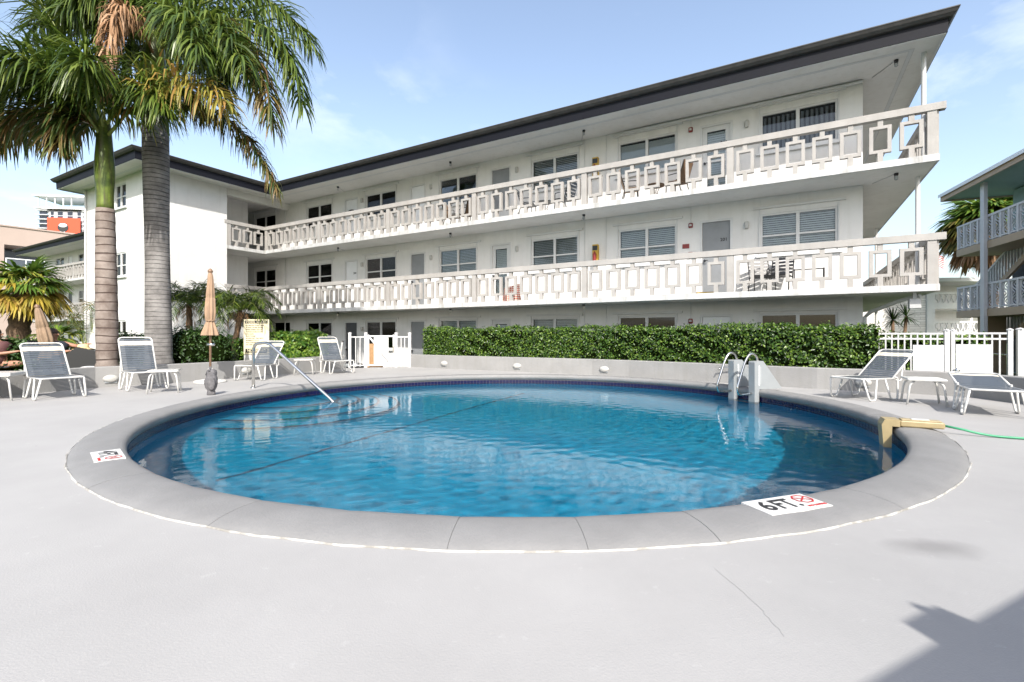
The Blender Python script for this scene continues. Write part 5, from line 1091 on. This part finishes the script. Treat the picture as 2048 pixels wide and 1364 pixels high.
MB().box(-.35, 16.3, -.35, 9.3, 7.05, 7.16).build('soffit', 'teal_wall', tb); MB().box(-.40, 16.3, -.40, -.352, 6.98, 7.24).box(-.40, -.352, -.352, 9.3, 6.98, 7.24).build('fascia', 'tan_paint', tb)
MB().prism_x([(-.47, 7.16), (-.47, 7.30), (4.5, 8.2), (9.4, 7.3), (9.4, 7.24), (-.40, 7.24)], -.45, 16.3).build('roof', 'tower_white', tb)
for zb, zt_ in ((-.4, 2.05), (2.1, 4.7)):
    MB().prism_y([(-1.2, zb+.25), (-1.2, zb), (3.0, zt_-.3), (3.0, zt_)], 1.15, 1.25).build('stair_stringer', 'tan_paint', tb)
    hr = MB().prism_y([(-1.2, zb+1.15), (-1.2, zb+1.05), (3.0, zt_+.78), (3.0, zt_+.88)], 1.12, 1.22).build('stair_rail', 'lilac_grey', tb)
    for k in range(22): x = -1.15+k*.195; z = zb+.2+(zt_-zb-.3)*(x+1.2)/4.2; MB().box(x-.03, x+.03, 1.14, 1.20, z, z+.95).build('baluster', 'lilac_grey', hr)
MB().box(.5, 1.2, .5, 1.1, -.5, 2.0).build('pier', 'tan_paint', tb)
for x in (5.5, 9.0):
    for z in (-.45, 2.1, 4.75): w_ = MB().box(-.7, .7, 1.56, 1.60, 1.0, 2.1).build('window', 'trim_white', tb, loc=(x, 0, z)); MB().box(-.63, .63, 1.55, 1.562, 1.07, 2.03).build('pane', 'tower_glass', w_)
ws = thing('stone_building', 'white stone faced building with pierced balcony walls behind the fence', 'building', (21.0, 33.0, 0), -.08)
MB().box(0, 7.0, 0, 6, -.5, 4.6).build('wall', 'white_stone', ws); MB().box(7.0, 7.5, -.1, 6, -.5, 5.0).build('pier', 'wall_white', ws); MB().box(7.5, 12, 2.5, 6, -.5, 4.6).build('rear_wall', 'wall_white', ws)
MB().box(-.3, 12.4, -.4, 6.3, 4.6, 4.85).build('roof', 'trim_white', ws)
for z in (-.4, 1.05, 3.0)[1:]:
    MB().box(7.5, 12, .0, 2.5, z-.2, z).build('balcony', 'wall_white', ws)
    bw = MB().box(7.5, 12, .0, .08, z+.80, z+.92).box(7.5, 12, .0, .08, z, z+.2).build('balcony_wall', 'wall_white', ws)
    lm = cached('loz', lambda: MB().prism_y([(-.11, 0), (0, .30), (.11, .6), (.05, .6), (-.05, .33), (-.17, 0)], .01, .07).prism_y([(.11, 0), (0, .30), (-.11, .6), (-.05, .6), (.05, .33), (.17, 0)], .012, .072).mesh('lattice_block', 'wall_white'))
    for k in range(13): put('lattice_block', lm, bw, (7.7+k*.33, 0, z+.2))
fl = thing('flagpole', 'striped flag with blue canton flying beyond the building end', 'flag', (34.6, 40, -.5), 0)
MB().tube([(0, 0, 0), (0, 0, 8.6)], .05, 8).build('pole', 'trim_white', fl)
def fz(x, z): return (x, .12*sin(x*5+z), z-.18*x*x)
for k in range(13):
    m = 'flag_red' if k % 2 == 0 else 'trim_white'; z0 = 8.4-.075*(k+1); b = MB(); xs = np.linspace(.62 if k < 7 else .05, 1.45, 12); vs = []
    for x in xs: vs += [fz(x, z0), fz(x, z0+.075)]
    b.add(vs, [(2*i, 2*i+2, 2*i+3, 2*i+1) for i in range(11)]).build('stripe', m, fl)
b = MB(); vs = []
for x in np.linspace(.05, .62, 8): vs += [fz(x, 8.4-.525), fz(x, 8.4)]
b.add(vs, [(2*i, 2*i+2, 2*i+3, 2*i+1) for i in range(7)]).build('canton', 'flag_blue', fl)
pk = thing('pink_building', 'pale pink flat roofed building with white balcony rail at far left', 'building', (-54.5, 51.1, 0), .93)
MB().box(-6, 22, 0, 12, 10.7, 12.65).box(-6, 22, 3, 12, -.5, 10.7).box(-6, .3, 0, 3, -.5, 10.7).box(.3, 22, 0, 3, -.5, 7.7).build('wall', 'pink_stucco', pk); MB().box(9, 9.8, 0, .8, 8.0, 10.7).build('pier', 'pink_stucco', pk)
MB().box(.3, 22, 2.9, 2.99, 8.0, 10.6).build('window_band', 'tower_glass', pk); MB().box(-6, 22, -.1, .15, 12.65, 12.8).build('parapet', 'pink_stucco', pk)
bl_ = MB().box(.3, 8, -.9, 3, 7.7, 8.0).build('balcony', 'tower_white', pk); MB().box(.3, 8, -.85, -.75, 9.1, 9.2).box(.3, 8, -.85, -.75, 8.1, 8.18).build('rail', 'tower_white', bl_)
for k in range(6): MB().box(.3+k*1.5, .4+k*1.5, -.84, -.76, 8.0, 9.1).build('post', 'tower_white', bl_)
MB().box(.35, 8, -.81, -.79, 8.18, 9.05).build('panel', 'slate_and_shade', bl_)
tw = thing('tower_block', 'distant grey tower block with a red painted mural panel', 'tower', (-316, 320, -.5), .12)
MB().box(6, 40, 0, 20, 0, 84).build('core', 'tower_wall', tw)
for k in range(28):
    z = 3*k+1.0; f = MB().box(-.5, 6.5, -1.5, 21, z+1.9, z+2.25).box(27.5, 42, -1.5, 21, z+1.9, z+2.25).build('floor_slab', 'tower_white', tw)
    if k > 17:
        for j, (a, c) in enumerate(((1.0, 5.5), (7.8, 9.5), (12, 15), (18, 21), (24, 26))): MB().box(a, c, -.2, -.05, z+2.3, z+4.6).build('window', 'tower_glass', f)
        MB().box(29, 34, -.25, -.05, z+2.3, z+4.6).build('window', 'tower_glass', f)
MB().box(-1, 42, -2, 21, 85, 86).box(-1.5, 42, -2.5, 21, 93, 94).build('roof_frame', 'tower_white', tw)
for k in range(5): MB().box(1+k*5, 1.5+k*5, -1.5, -1, 86, 93).build('roof_post', 'tower_white', tw)
mu = MB().box(7.2, 27, -2.2, -1.6, 40, 79).build('mural', 'mural_red', tw)
MB().prism_y([(14.5, 40), (15, 70), (18, 70), (20.0, 58), (21, 40)], -2.4, -2.25).build('pale_shape', 'tower_white', mu); MB().add([(16.8+3.4*cos(a), -2.45, 72.6+3.0*sin(a)) for a in np.linspace(0, 2*pi, 17)[:-1]], [tuple(range(16))]).build('dark_shape', 'mural_dark', mu)
MB().add([(16.8+2.5*cos(a), -2.5, 74.0+1.3*sin(a)) for a in np.linspace(0, 2*pi, 17)[:-1]], [tuple(range(16))]).build('pale_cap', 'tower_white', mu)
# unseen block behind the viewer; eave placed and lowered to cast the deck-corner shadow
H_ = 2.4; kx, ky = -TX/math.tan(SUN_EL)*H_, -TY/math.tan(SUN_EL)*H_
nb = thing('neighbour_building', 'unseen building behind the viewer, its roof edge set to shade the near deck corner', 'building', (1.55+kx, 1.73+ky, 0), atan2(.525, 1.06))
MB().box(-.78, 14, -9, 0, H_-.25, H_).build('roof', 'fascia', nb); MB().box(.2, 13, -8, -1.0, -.4, H_-.25).build('wall', 'wall_white', nb)
MB().tube([(.28, -.02, H_-.1), (.20, .26, H_-.1)], .02, 6).build('spout', 'fascia', nb); MB().box(.0, .25, .0, .14, H_-.2, H_-.02).box(1.2, 1.4, 0, .09, H_-.2, H_-.02).build('shadow_block', 'fascia', nb)  # rod and small blocks added on the eave to give its shadow spikes
